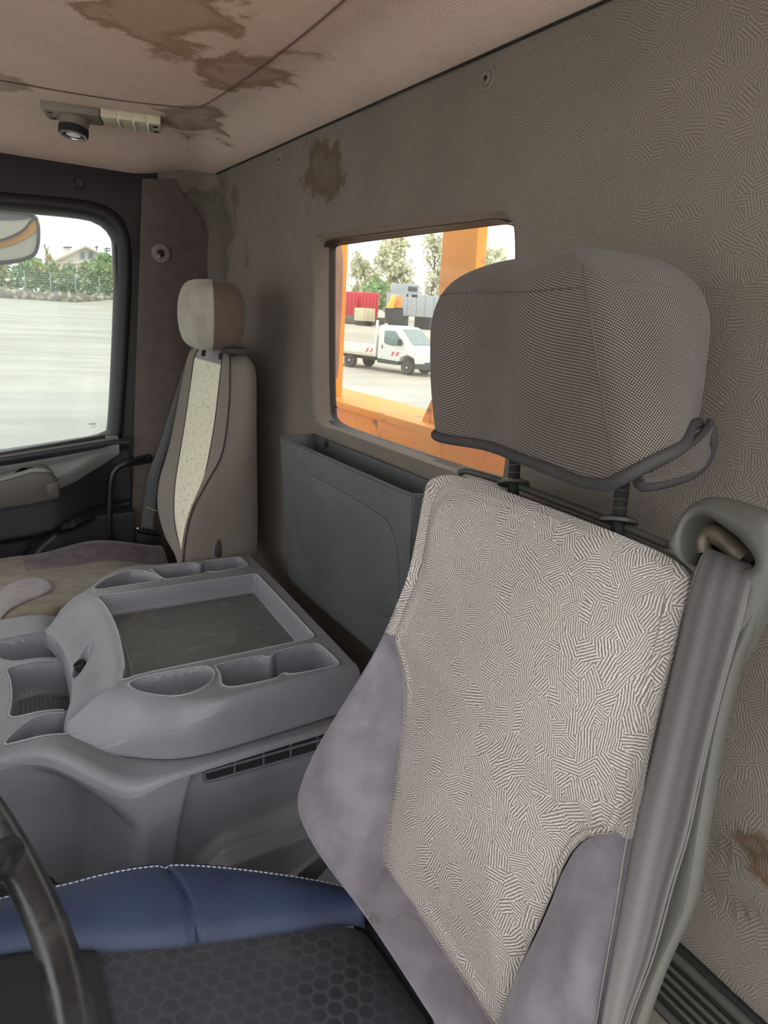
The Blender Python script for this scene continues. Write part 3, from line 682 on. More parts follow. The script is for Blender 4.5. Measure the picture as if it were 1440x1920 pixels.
rside = hexa('side_panel', [(xf+.002, yr-.01, zr), (XW-.004, yr-.01, zr+.004), (XW-.004, yr+.02, zb), (xf2+.002, yr+.02, zb), (xf+.002, yr-.01-th_, zr), (XW-.004, yr-.01-th_, zr+.004), (XW-.004, yr+.02-th_, zb), (xf2+.002, yr+.02-th_, zb)], MT['bin'])
back = hexa('back_panel', [(XW-.010, yl, zr+.004), (XW-.002, yl, zr+.004), (XW-.002, yl-.03, zb), (XW-.010, yl-.03, zb), (XW-.010, yr-.012, zr+.004), (XW-.002, yr-.012, zr+.004), (XW-.002, yr+.02, zb), (XW-.010, yr+.02, zb)], MT['bin'])
bot = box('bin_floor', ((xf2+XW)/2, 1.06, zb+.004), (XW-xf2-.006, yl-yr-.07, .006), MT['bin'], bev=.001)
rim = tube('rim', [(XW-.006, yl, zr+.004), (xf+.004, yl, zr+.001), (xf+.002, yl-.004, zr+.001), (xf+.002, yr+.02, zr+.001), (xf+.006, yr-.006, zr+.001), (xf+.02, yr-.012, zr+.001), (XW-.006, yr-.012, zr+.003)], .0028, MT['bin'], n=8)
h1 = AX(612, 832, XW-.011); scr = lathe('screw', h1, (-1, 0, 0), [(.007, 0), (.007, .002), (.004, .003)], MT['rubber'], n=14)
brk = tube('strut', [AX(700, 893, XW-.012), AX(700, 893, XW-.012)+np.array([-.045, .01, -.012])], .005, MT['bin'], n=8)
under(binr, front, rp_, lside, rside, back, bot, rim, scr, brk)
# ================================================================== DRIVER SEAT
seat = empty('driver_seat', (.28, .47, -1.13), 'grey patterned driver seat with a blue and black cushion cover and a built-in seat belt', 'seat')
SN = np.array([-1, 0, .27]); SN /= np.linalg.norm(SN)      # normal of the backrest, towards the sitter
Oc = [(800, 905, .476), (810, 896, .484), (835, 889, .492), (870, 893, .496), (960, 925, .498), (1060, 962, .498), (1170, 1005, .498), (1245, 1038, .498), (1283, 1062, .498), (1293, 1085, .496),
      (1282, 1140, .492), (1262, 1220, .489), (1238, 1300, .487), (1208, 1420, .484), (1176, 1570, .476), (1155, 1700, .47), (1138, 1800, .465), (1118, 1920, .46), (1095, 2080, .458), (1060, 2170, .458), (1010, 2165, .458), (950, 2105, .456), (880, 2010, .453),
      (810, 1910, .45), (740, 1800, .445), (680, 1710, .437), (625, 1640, .43), (590, 1590, .425), (564, 1540, .42), (556, 1505, .42), (561, 1480, .42), (575, 1440, .424), (600, 1390, .43), (650, 1310, .445), (690, 1245, .455), (720, 1190, .463), (745, 1130, .467), (765, 1080, .47), (780, 1010, .473), (790, 950, .475)]
Sc = [(822, 917, .487), (845, 907, .490), (960, 943, .492), (1060, 980, .492), (1170, 1025, .492), (1240, 1056, .492), (1268, 1086, .490), (1260, 1140, .488), (1240, 1225, .486), (1214, 1310, .485), (1184, 1430, .484), (1156, 1562, .482),
      (1130, 1562, .484), (1095, 1570, .486), (1062, 1608, .489), (1030, 1690, .490), (985, 1790, .491), (945, 1890, .492), (935, 1925, .492), (922, 1918, .492), (900, 1880, .492), (830, 1780, .491), (780, 1705, .489), (745, 1675, .487), (722, 1635, .485), (719, 1600, .484), (722, 1560, .484), (735, 1500, .484), (757, 1350, .486), (760, 1290, .487), (752, 1240, .486), (732, 1192, .478),
      (742, 1172, .476), (766, 1125, .477), (786, 1075, .478), (799, 1010, .479), (807, 955, .481)]
ctr = np.array([900., 1360.]); NB = 560
bth = np.linspace(0, 2*np.pi, NB, endpoint=False)
def polar(Pk, nch):
    Q = chaikin(Pk, nch); th, r = star(Q[:, :2], ctr, NB, bth)
    a = np.arctan2(Q[:, 1]-ctr[1], Q[:, 0]-ctr[0]) % (2*np.pi); o_ = np.argsort(a)
    k = np.interp(bth, np.r_[a[o_]-2*np.pi, a[o_], a[o_]+2*np.pi], np.tile(Q[o_, 2], 3))
    return r, k
rOo, kO = polar(Oc, 2); rSs, kS = polar(Sc, 1)
bd = np.stack([np.cos(bth), np.sin(bth)], 1)
def ring(r, k): return np.array([AK(ctr[0]+d[0]*rr_, ctr[1]+d[1]*rr_, kk) for d, rr_, kk in zip(bd, r, k)])
S3, O3 = ring(rSs, kS), ring(rOo, kO); C3 = AK(ctr[0], ctr[1], .476)
def buv(P): return np.stack([P[..., 1], (P[..., 2]*SN[0]*-1+P[..., 0]*SN[2])*1.0], -1)
# insert: rings from the centre to its seam
rows = []
for q in np.linspace(.004, 1, 64):
    k = .474+(kS-.474)*q**2.2+.0015*np.exp(-((q-.985)/.02)**2)
    P1 = ring(rSs*q, k); rows.append(P1)
PI_ = np.array(rows)
lump = .0022*(np.sin(PI_[:, :, 1]*26+PI_[:, :, 2]*9)+np.sin(PI_[:, :, 2]*31-PI_[:, :, 1]*7))
PI_ += SN*(lump*(np.linspace(0, 1, 64)[:, None] < .95))[..., None]
ins = grid('backrest_panel', PI_.transpose(1, 0, 2), MT['insert'], uv=buv(PI_).transpose(1, 0, 2), closed=True)
# annulus between the seam and the outline, then over the edge to the shell behind
ang = lambda u, v: math.atan2(v-ctr[1], u-ctr[0]) % (2*np.pi)
aTL, aBot, aR = ang(724, 1190), ang(935, 1925), ang(1160, 1562)
wid = np.linalg.norm(O3-S3, axis=1)
rows = []
for q in np.r_[np.linspace(0, 1, 15), 1.2, 1.5, 2.]:
    if q <= 1:
        b_ = (np.clip(wid-.022, 0, .14)*.19)*np.sin(np.pi*q**.8)**.8
        base = S3+(O3-S3)*q; P1 = base+SN*b_[:, None]
        P1 += SN*(.003*np.sin(base[:, 1]*70+base[:, 2]*50)*np.sin(np.pi*q)*(wid > .04))[:, None]
        P1 -= SN*(.003*np.exp(-(q/.05)**2)*sst(.025, .05, wid))[:, None]
        fold_ = .0045*np.sin(base[:, 1]*95-base[:, 2]*22)*np.exp(-((base[:, 2]+.36)/.10)**2)+.004*np.sin(base[:, 1]*28-base[:, 2]*75)*np.exp(-((base[:, 2]+.47)/.09)**2)
        P1 += SN*(fold_*np.sin(np.pi*q)*sst(.05, .10, wid))[:, None]
    else:
        e = (q-1); inward = (C3-O3); inward -= SN*(inward@SN)[:, None]; inward /= np.linalg.norm(inward, axis=1)[:, None]
        P1 = O3-SN*(.062*e)+inward*(.016*e**1.5)
    rows.append(P1)
PA = np.array(rows).transpose(1, 0, 2); uvA = buv(PA); ud = buv(O3)-buv(C3); ud /= np.linalg.norm(ud, axis=1)[:, None]
for j_, q in enumerate(np.r_[np.linspace(0, 1, 15), 1.2, 1.5, 2.]): uvA[:, j_] = buv(S3+(O3-S3)*min(q, 1))+ud*(.062*max(q-1, 0))
def sector(name, a0, a1, m):
    i0, i1 = int(round(a0/(2*np.pi)*NB)), int(round(a1/(2*np.pi)*NB))
    if i1 <= i0: i1 += NB
    idx = np.arange(i0, i1+1) % NB
    return grid(name, PA[idx], m, uv=uvA[idx])
s_top = sector('backrest_edge', aTL, aR, MT['insert'])
s_r = sector('side_bolster', aR, aBot, MT['velour'])
s_l = sector('side_bolster', aBot, aTL, MT['velour'])
tag(s_l, 'wide lilac grey side bolster wrapping under the patterned panel'); tag(s_r, 'lilac grey side bolster beside the belt')
# seams: fine piping along the insert and a stitched line down the belt side
i0, i1 = int(aR/(2*np.pi)*NB), int(aTL/(2*np.pi)*NB)
seam = tube('seam', (S3+SN*.0004)[i0:i1+1], .0006, MT['stitchg'], n=6)
iR = np.arange(int(ang(1118, 1920)/(2*np.pi)*NB), int(ang(1176, 1570)/(2*np.pi)*NB)-NB if False else int(ang(1118, 1920)/(2*np.pi)*NB)+1)
re_ = spline([AK(u, v, k-.002) for u, v, k in [(1282, 1140, .492), (1238, 1300, .487), (1208, 1420, .484), (1176, 1570, .476), (1155, 1700, .47), (1138, 1800, .465), (1114, 1940, .46)]], 60)
seam2 = tube('seam', re_, .0006, MT['stitchg'], n=6)
# shell behind
shp = [AK(u, v, k+.062) for u, v, k in Oc]
shell_pts = np.array(shp); cc_ = shell_pts.mean(0); shell_pts = cc_+(shell_pts-cc_)*.985
sh = prism('back_shell', list(chaikin(shell_pts, 1)), (.025, 0, .0), MT['shell'], bev=.006)
tp = spline([AK(u, v, .535) for u, v in [(862, 886), (880, 884), (960, 908), (1060, 945), (1160, 984), (1252, 1022)]], 30)
top_rail = tube('top_rail', tp, .0042, MT['shell'], n=8)
# headrest posts with their sockets
po = []
for (u0, v0, u1, v1) in [(966, 850, 963, 906), (1168, 900, 1160, 976)]:
    p1 = AK(u1, v1, .53); p0 = AK(u0, v0, .53); d = (p0-p1)/np.linalg.norm(p0-p1)
    pst = tube('headrest_post', [p1-d*.02, p1+d*.01, p1+d*.06, p1+d*.08], .0062, MT['rubber'], n=12)
    bz_ = lathe('socket', p1-d*.002, d, [(.017, 0), (.017, .003), (.010, .006), (.008, .006)], MT['shell'], n=16); bz_.parent = pst
    for q in range(5):
        r_ = lathe('notch', p1+d*(.010+q*.008), d, [(.0064, 0), (.0068, .0007), (.0064, .0014)], MT['shell'], n=12); r_.parent = pst
    po.append(pst)
# headrest: closed sections stacked from the crown down
def headrest_rows():
    plan = chaikin([(.538, .395), (.532, .362), (.500, .352), (.465, .349), (.432, .354), (.409, .367), (.402, .386), (.409, .43), (.420, .50), (.418, .55), (.413, .585), (.416, .608), (.434, .619), (.470, .628), (.500, .622), (.525, .60), (.535, .50), (.54, .42)], 2)
    plan = resample(plan, 150, True); pc = np.array([.470, .495])
    zb = []
    for p in plan:
        if p[0] < .47: z = np.interp(p[1], [.34, .352, .37, .39, .405, .43, .50, .58, .62, .65], [-.070, -.078, -.096, -.110, -.116, -.113, -.110, -.116, -.112, -.105])
        else: z = np.interp(p[1], [.33, .36, .42, .6, .66], [-.068, -.068, -.078, -.086, -.09])
        zb.append(z)
    zb = np.array(zb); zb = np.convolve(np.r_[zb[-4:], zb, zb[:4]], np.ones(9)/9, 'valid')
    zmid = -.012; zt = .062-.010*sst(.55, .65, plan[:, 1])+.006*sst(.50, .35, plan[:, 1])
    rows, uvs = [], []
    per = np.r_[0, np.cumsum(np.linalg.norm(np.diff(plan, axis=0), axis=1))]
    for t in np.r_[np.linspace(0, .5, 26), np.linspace(.525, 1, 22)]:
        if t <= .5:
            a = t/.5*np.pi/2; s = np.sin(a)**.55 if t > 0 else 0.; z = zmid+(zt-zmid)*np.cos(a)**.80
            xy = pc+(plan-pc)*s
        else:
            f = (t-.5)/.5; z = zmid+(zb-zmid)*f; xy = pc+(plan-pc)*(1-.02*f**2)
            xy[:, 1] -= .03*f**2.2*sst(.57, .65, plan[:, 1])
        g = np.clip((.03-np.asarray(z))/.14, 0, 1)
        xy = xy.copy(); xy[:, 1] -= .050*g*sst(.475, .39, plan[:, 1])*sst(.52, .43, plan[:, 0])*(1 if t > .3 else t/.3)
        xy[:, 0] += (.006+.010*sst(.46, .52, plan[:, 0]))*np.clip((zmid-z)/.1, 0, 1)-.012*sst(.0, .06, z)*0
        rows.append(np.c_[xy, np.broadcast_to(z, len(xy))])
    return plan, pc, zb, np.array(rows)
plan, pc, zb_, rows = headrest_rows()
per = np.r_[0, np.cumsum(np.linalg.norm(np.diff(plan, axis=0), axis=1))]
P = rows.transpose(1, 0, 2); dl_ = np.r_[np.zeros((1, rows.shape[1])), np.linalg.norm(np.diff(rows, axis=0), axis=2)].cumsum(0)
uvs = np.stack([np.broadcast_to(per, rows.shape[:2]), -dl_], -1)
hb = grid('headrest', P, MT['weave'], uv=uvs.transpose(1, 0, 2), closed=True, flip=True)
tag(hb, 'dark woven headrest with black edging')
hem = rows[-1]; pip = tube('piping', hem, .0052, MT['piping'], n=10, closed=True, parent=hb)
inn = pc+(rows[-1][:, :2]-pc)*.93
und = mk('underside', np.vstack([np.c_[inn, zb_+.012], [[pc[0], pc[1], -.07]]]), [(i, (i+1) % len(inn), len(inn)) for i in range(len(inn))], MT['rubber'], hb)
flp = spline([AX(u, v, x) for u, v, x in [(1196, 900, .43), (1206, 912, .44), (1240, 908, .46), (1290, 893, .49), (1322, 868, .52), (1336, 835, .535), (1334, 800, .535)]], 30)
fli = spline([AX(u, v, x) for u, v, x in [(1192, 885, .43), (1220, 878, .45), (1262, 855, .475), (1300, 830, .50), (1318, 812, .52), (1328, 800, .53), (1332, 790, .535)]], 30)
flap = grid('back_flap', np.array([fli, fli*.5+flp*.5+np.array([.008, .006, 0]), flp]).transpose(1, 0, 2), MT['weave'], hb, uv=np.array([fli, fli*.5+flp*.5, flp]).transpose(1, 0, 2)[..., [0, 2]]); solid(flap, .004)
fp = tube('piping', flp, .0042, MT['piping'], hb, n=8); fp2 = tube('piping', fli, .0035, MT['piping'], hb, n=8)
kcr = int(np.argmin(abs(plan[:, 1]-.386)+10*(plan[:, 0] > .43)))
scr = tube('seam', rows[12:, kcr]+np.array([-.0002, -.0002, 0]), .0006, MT['wdark'], hb, n=6)
fi = [i for i in range(150) if plan[i][0] < .445 and .386 < plan[i][1] < .625]; srt = sorted(fi, key=lambda i: plan[i][1])
sto = tube('seam', rows[17, srt]+np.array([-.0002, 0, 0]), .0005, MT['wdark'], hb, n=6)
# belt guide at the shoulder
def flatpoly(px, k): return [AK(u, v, k) for u, v in px]
kG = .488
go = chaikin([(1243, 1028), (1262, 996), (1282, 955), (1300, 934), (1330, 924), (1375, 934), (1432, 952), (1458, 985), (1458, 1050), (1432, 1110), (1402, 1180), (1372, 1232), (1330, 1300), (1310, 1110), (1296, 1066)], 2)
gi = chaikin([(1274, 1020), (1281, 985), (1300, 966), (1325, 968), (1352, 990), (1400, 1030), (1412, 1052), (1408, 1064), (1360, 1062), (1310, 1062), (1284, 1055)], 2)
gc = np.array([1345., 1022.]); nG = 160; gt = np.linspace(0, 2*np.pi, nG, endpoint=False)
_, gro = star(go, gc, nG, gt); _, gri = star(gi, gc, nG, gt); gd = np.stack([np.cos(gt), np.sin(gt)], 1)
rows = []
for q, k in [(0, kG+.05), (0, kG+.012), (.06, kG+.003), (.22, kG-.002), (.75, kG-.002), (.93, kG+.004), (1.0, kG+.012), (1.0, kG+.022)]:
    pxs = gc+gd*((gri+(gro-gri)*q)[:, None]); rows.append([AK(u, v, kG)-SN*(k-kG) for u, v in pxs])
guide = grid('belt_guide', np.array(rows).transpose(1, 0, 2), MT['shell'], closed=True, flip=True)
# metal loop seen inside the guide opening
lp = AK(1340, 1015, kG+.03); loop = tube('guide_roller', spline([AK(u, v, kG+.03) for u, v in [(1318, 1040), (1316, 1015), (1332, 1000), (1358, 1012), (1400, 1050)]], 24), .008, m_plain('worn_metal', rgb(104, 93, 80), .45, .5, .4, var=.4, vs=60), guide, n=10)
gback = prism('guide_back', [AK(u, v, kG+.045) for u, v in chaikin([(1268, 1030), (1290, 950), (1400, 1000), (1420, 1075), (1290, 1080)], 1)], (.01, 0, 0), MT['rubber'], guide)
# shell column beside the belt
col = [(1296, 1070), (1432, 1070), (1430, 1110), (1402, 1185), (1376, 1240), (1346, 1350), (1322, 1480), (1303, 1600), (1288, 1700), (1262, 1760), (1235, 1815), (1190, 1935), (1150, 2080), (1060, 2090), (1118, 1920), (1176, 1570), (1240, 1300)]
colm = prism('shell_column', [AK(u, v, kG+.002) for u, v in chaikin(col, 1)], (.018, 0, .0), MT['shell'], bev=.005)
# the belt
L_ = [(1330, 1030, .515), (1318, 1046, .494), (1304, 1085, .480), (1288, 1150, .476), (1262, 1270, .474), (1232, 1400, .471), (1200, 1530, .467), (1178, 1650, .463), (1155, 1780, .459), (1134, 1910, .456), (1115, 2050, .455)]
R_ = [(1405, 1060, .515), (1411, 1072, .494), (1400, 1120, .480), (1388, 1170, .477), (1352, 1300, .476), (1318, 1440, .476), (1292, 1560, .476), (1262, 1660, .476), (1226, 1790, .476), (1180, 1915, .476), (1150, 2050, .476)]
La, Ra = spline([AK(*q) for q in L_], 70), spline([AK(*q) for q in R_], 70); ln = np.r_[0, np.cumsum(np.linalg.norm(np.diff(La, axis=0), axis=1))]
rows, uvs = [], []
for s in np.linspace(0, 1, 15):
    fold = np.interp(np.linspace(0, 1, 70), [0, .2, .5, 1], [0, .0005, .002, .004])*np.sin(s*np.pi*2.2+.5)
    rows.append(La+(Ra-La)*s+SN*(fold+.002*np.sin(np.pi*s))[:, None]); uvs.append(np.c_[np.full(70, s), ln])
belt = grid('seat_belt', np.array(rows), MT['belt'], uv=np.array(uvs)); solid(belt, .0014)
bed = [tube('belt_edge', e_+SN*.0006, .0011, MT['stitchg' if i == 0 else 'belt'], belt, n=6) for i, e_ in enumerate((La, Ra))][:1]
# ---- cushion with its cover
def CZ(u, v):       # cushion plane z = -.62-.14x
    d = ray(u, v); return d*(-.62/(d[2]+.14*d[0]))
bo = [CZ(*q) for q in [(-190, 1790), (-60, 1702), (0, 1678), (60, 1662), (120, 1646), (190, 1626), (250, 1612), (300, 1606), (345, 1608), (420, 1618), (500, 1632), (570, 1645), (630, 1660), (655, 1674)]]
bi = [CZ(*q) for q in [(-190, 1812), (-60, 1796), (0, 1788), (60, 1780), (160, 1778), (185, 1780), (250, 1777), (370, 1766), (450, 1756), (540, 1743), (610, 1733), (650, 1730), (675, 1731), (685, 1736)]]
bo, bi = spline(bo, 120), spline(bi, 120); rows = []
for q in np.r_[np.linspace(0, 1, 16), 1.15, 1.4, 1.9]:
    if q <= 1:
        P1 = bi+(bo-bi)*q; P1[:, 2] += .018*np.sin(np.pi*min(q, 1)**.8)+(-.005*np.exp(-(q/.05)**2)); P1[:, 2] -= .010*sst(.85, 1, q)
    else:
        e = q-1; P1 = bo+np.array([0, .02, 0])*min(e*2, 1); P1[:, 2] -= .010+.13*e
    rows.append(P1)
PB = np.array(rows)
xs_ = PB[:, :, 0]; crease = np.interp(np.clip(np.linspace(0, 1.9, 19), 0, 1), [0, 1], [CZ(368, 1766)[0], CZ(292, 1606)[0]])
PB[:, :, 2] -= .005*np.exp(-((xs_-np.r_[np.interp(np.linspace(0, 1, 16), [0, .4, 1], [CZ(370, 1766)[0], CZ(345, 1690)[0], CZ(292, 1606)[0]]), [CZ(292, 1606)[0]]*3][:, None])/.003)**2)
bb = grid('cushion_bolster', PB.transpose(1, 0, 2), MT['blue']); tag(bb, 'blue leatherette edge of the seat cover with pale stitching')
cr = spline([CZ(u, v)+np.array([0, 0, dz]) for u, v, dz in [(370, 1766, .0), (362, 1725, .012), (345, 1690, .016), (322, 1648, .011), (304, 1622, -.004)]], 24)
crs = tube('seam', cr+np.array([0, 0, -.001]), .0014, m_plain('blue_thread', rgb(40, 52, 84), .7, .2), bb, n=6)
# stitches along the far edge
st = []
ed = PB[15]; L = np.r_[0, np.cumsum(np.linalg.norm(np.diff(PB[12], axis=0), axis=1))]
for s in np.arange(.03, L[-1]-.01, .0062):
    a = np.array([np.interp(s, L, PB[12][:, i]) for i in range(3)]); b = np.array([np.interp(s+.0042, L, PB[12][:, i]) for i in range(3)])
    up_ = np.array([0, -.0006, .0006]); st.append([a+up_, b+up_])
stt = tag(tubes('stitching', st, .0009, MT['stitch'], bb, n=5), kind='stuff')
# black middle of the cushion: from the blue edge across to the near side
rim_r = spline([CZ(*q) for q in [(685, 1736), (712, 1770), (745, 1820), (780, 1880), (810, 1935), (850, 2010)]], 60)
yy = np.linspace(0, 1, 90); xx = np.linspace(0, 1, 120); rows = []; near_y = .22
for i in range(120):
    b0 = bi[i]; e0 = np.array([b0[0]-.012*(1-i/119.)+0*(i/119.), near_y, 0])
    e0[0] = bi[i][0]+(.0 if i < 60 else 0); pr_ = []
    for q in yy:
        p = np.array([b0[0], b0[1]+(near_y-b0[1])*q, 0]); p[2] = -.62-.14*p[0]-.004*np.exp(-(q/.012)**2)+.010*np.sin(np.pi*q)
        dr = .366-p[0]; p[2] -= .05*(1-np.sqrt(max(0, 1-(1-min(max(dr, 0)/.06, 1))**2)))
        pr_.append(p)
    rows.append(pr_)
PC = np.array(rows)
cm = grid('cushion_centre', PC, MT['seatblack'], uv=PC[..., :2]); tag(cm, 'black dotted fabric middle of the seat cover')
# plain ribbed front band of the cover, divided by a seam
k0 = [i for i in range(120) if bi[i][0] < CZ(186, 1800)[0]]
PF = PC[k0].copy(); PF[:, :, 2] += .0015
fb = grid('cushion_front', PF, MT['seatplain']); tag(fb, 'plain black ribbed front band of the seat cover')
fs_ = tube('seam', PF[-1]+np.array([0, 0, .0004]), .0007, MT['seatplain'], fb, n=6)
base = box('cushion_base', (.06, .46, -.79), (.46, .42, .14), MT['rubber'], bev=.04)
ped = box('pedestal', (.12, .47, -.98), (.40, .36, .30), MT['rubber'], bev=.03)
# grey hinge arm between cushion and backrest
rcl = box('recliner_frame', (.385, .43, -.72), (.07, .30, .36), MT['rubber'], bev=.01)
arm_ = prism('hinge_arm', [AY(u, v, .70) for u, v in [(536, 1640), (606, 1584), (624, 1598), (566, 1664)]], (0, -.012, 0), MT['doorp'], bev=.003)
adj = prism('hinge_cover', [AK(u, v, .47) for u, v in [(800, 1880), (828, 1870), (838, 1900), (862, 1905), (858, 1945), (826, 1960), (812, 1925)]], (.03, 0, -.01), MT['tan'], bev=.003)
under(seat, ins, s_top, s_r, s_l, seam, seam2, sh, top_rail, *po, hb, guide, colm, belt, bb, cm, fb, base, ped, rcl, arm_, adj)
# ================================================================== PASSENGER SEAT
ps = empty('passenger_seat', (.22, 1.62, -1.13), 'far passenger seat with a cream flecked centre strip and a pale headrest', 'seat')
YS = 1.432
def curve(px, d, axis, zs):        # pixel line on a plane -> sampled by height
    P = np.array([(AY if axis == 'y' else AX)(u, v, d) for u, v in px]); P = spline(P, 80); o_ = np.argsort(P[:, 2])
    return np.stack([np.interp(zs, P[o_, 2], P[o_, i]) for i in range(2)], 1)
zs = np.linspace(-.085, -.60, 60)
bk = curve([(470, 662), (482, 700), (483, 800), (483, 1000), (479, 1060), (478, 1130)], YS+.02, 'y', zs)      # rear edge
fr = curve([(436, 648), (433, 690), (431, 760), (418, 850), (386, 912), (360, 965), (346, 1040), (344, 1130)], YS, 'y', zs)  # front near edge
xf_ = fr[:, 0]
# front points: seams on the front face; depth falls back slightly from the near edge
def fcurve(px, dx): 
    out = []
    for u, v in px:
        x = .43
        for _ in range(12):
            p = AX(u, v, x); x = float(np.interp(-p[2], -zs, xf_))+dx
        out.append(AX(u, v, x))
    P = spline(np.array(out), 80); o_ = np.argsort(P[:, 2]); return np.stack([np.interp(zs, P[o_, 2], P[o_, i]) for i in range(2)], 1)
rs = fcurve([(417, 665), (415, 692), (402, 800), (386, 885), (370, 935), (352, 990), (346, 1048), (345, 1130)], .004)
ls = fcurve([(368, 655), (364, 675), (346, 800), (330, 900), (327, 960), (333, 1005), (345, 1048), (345, 1130)], .006)
lo = fcurve([(362, 650), (355, 668), (343, 720), (320, 830), (300, 900), (297, 950), (310, 1000), (335, 1045), (345, 1130)], .012)
ls[:, 1] = np.maximum(ls[:, 1], rs[:, 1]+.004); lo[:, 1] = np.maximum(lo[:, 1], ls[:, 1]+.015)
rows = []
def sec(i):
    z = zs[i]; f, b, r, l, o_ = fr[i], bk[i], rs[i], ls[i], lo[i]
    near = [(b[0], YS+.03), (b[0]-.008, YS+.008), (b[0]*.6+f[0]*.4, YS-.006), (f[0]+.02, YS-.002), (f[0], YS+.004)]
    fr1 = [(f[0]*.5+r[0]*.5-.008, (YS+r[1])/2), (r[0], r[1])]
    mid = [((r[0]+l[0])/2-.004, (r[1]+l[1])/2), (l[0], l[1])]
    lft = [((l[0]+o_[0])/2-.008, (l[1]+o_[1])/2), (o_[0], o_[1]), (o_[0]+.05, o_[1]+.012), (b[0], o_[1]-.01), (b[0]+.005, YS+.1)]
    return near, fr1, mid, lft
A_, B_, C_, D_ = [], [], [], []
for i, z in enumerate(zs):
    n_, f_, m_, l_ = sec(i)
    dome = 1-np.sqrt(max(0, 1-max(0, 1-(zs[0]-z)/.03)**2)) if i < 6 else 0
    def add(L, pts, k): L.append(np.c_[spline(np.array(pts), k), np.full(k, z)])
    add(A_, n_, 14); add(B_, [n_[-1]]+f_, 10); add(C_, [f_[-1]]+m_, 10); add(D_, [m_[-1]]+l_, 20)
for L in (A_, B_, C_, D_):
    for i in range(len(L)):
        t_ = (zs[0]-zs[i])/.045
        if t_ < 1:
            s = math.sqrt(max(0, 1-(1-t_)**2))*.35+.65
            c = np.array([(bk[i][0]+fr[i][0])/2+.01, (YS+lo[i][1])/2]); L[i][:, :2] = c+(L[i][:, :2]-c)*np.array([s, s])
def psg(name, L, m): P = np.array(L).transpose(1, 0, 2); u = np.cumsum(np.r_[np.zeros((1, P.shape[1])), np.linalg.norm(np.diff(P, axis=0), axis=2)], axis=0); return grid(name, P, m, uv=np.stack([u, P[:, :, 2]], -1))
pa = psg('side_panel', A_, MT['weave_pale']); pb = psg('front_bolster', B_, MT['weave_pale']); kc = int(np.searchsorted(-zs, .112)); pcn = psg('centre_strip', C_[kc:], MT['flecks']); pct = psg('headrest_panel', C_[:kc+1], MT['lilac']); pd = psg('front_bolster', D_, MT['weave_pale'])
tag(pcn, 'cream centre strip with dark flecks')
ptop = np.vstack([A_[0], B_[0][1:], C_[0][1:], D_[0][1:]]); cpt = ptop.mean(0)+np.array([0, 0, .012])
tc_ = mk('backrest_top', np.vstack([ptop, [cpt]]), [(i, (i+1) % len(ptop), len(ptop)) for i in range(len(ptop))], MT['weave_pale'])
sm1 = tube('seam', np.array([a[-1] for a in A_])+np.array([-.001, -.001, 0]), .002, MT['piping'], n=6)
sm2 = tube('seam', np.array([a[-1] for a in B_])+np.array([-.001, 0, 0]), .0012, MT['piping'], n=6)
sm3 = tube('seam', np.array([a[-1] for a in C_])+np.array([-.001, 0, 0]), .0012, MT['piping'], n=6)
lv = prism('recline_slot', [AY(u, v, YS-.004) for u, v in chaikin([(396, 1046), (398, 1022), (404, 1004), (411, 997), (418, 1002), (423, 1020), (426, 1046)], 1)], (0, .006, 0), MT['rubber'], bev=.001)
lvr = prism('recline_lever', [AY(u, v, YS-.008) for u, v in chaikin([(402, 1046), (404, 1024), (411, 1008), (416, 1022), (417, 1046)], 1)], (0, .006, 0), MT['piping'], bev=.002)
hsl = []
for u, v in ((379, 662), (411, 668)):
    p = AX(u, v, .461); hsl.append(prism('headrest_slot', [p+np.array(q) for q in [(0, -.005, .006), (0, .005, .007), (-.002, .005, -.006), (-.002, -.004, -.007)]], (.008, 0, 0), MT['rubber'], bev=.002))
# headrest
hp = chaikin([(.520, 1.425), (.50, 1.405), (.45, 1.402), (.425, 1.415), (.413, 1.45), (.408, 1.52), (.414, 1.585), (.44, 1.63), (.50, 1.635), (.525, 1.60)], 2); hp = resample(hp, 96, True)
hc = np.array([.468, 1.52]); rows = []; z1, z0 = .056, -.088
for t in np.linspace(0, 1, 40):
    a = -np.pi/2+np.pi*t; zz_ = (z1+z0)/2-np.sin(a)*(z1-z0)/2*1.0; s = np.cos(a)**.42 if 0 < t < 1 else 0
    xy = hc+(hp-hc)*s; rows.append(np.c_[xy, np.full(len(xy), zz_)])
P = np.array(rows).transpose(1, 0, 2); u = np.r_[0, np.cumsum(np.linalg.norm(np.diff(hp, axis=0), axis=1))]
uvh = np.stack(np.broadcast_arrays(u[:, None], P[:, :, 2]), -1)
nearI = [i for i in range(96) if hp[i][0] > .441 and hp[i][1] < 1.50]
isn = np.array([i in set(nearI) for i in range(96)]); st_ = [i for i in range(96) if isn[i] and not isn[i-1]][0]; idx = [(st_+k) % 96 for k in range(len(nearI))]
rest = [(idx[-1]+k) % 96 for k in range(96-len(idx)+2)]
ph = empty('headrest', (.468, 1.52, -.09)); 
h1_ = grid('headrest_side', P[idx], MT['weave_brown'], uv=uvh[idx]); h2_ = grid('headrest_front', P[rest], MT['pale_velour'], uv=uvh[rest])
tag(h1_, 'brown woven side of the headrest'); tag(h2_, 'pale velour front of the headrest')
h3_ = box('headrest_hem', (.495, 1.43, -.084), (.05, .05, .014), MT['piping'], bev=.008)
po2 = [tube('headrest_post', [(.50, y, -.13), (.50, y, -.07)], .006, MT['rubber'], n=8) for y in (1.46, 1.57)]
under(ph, h1_, h2_, h3_)
under(ps, ph)
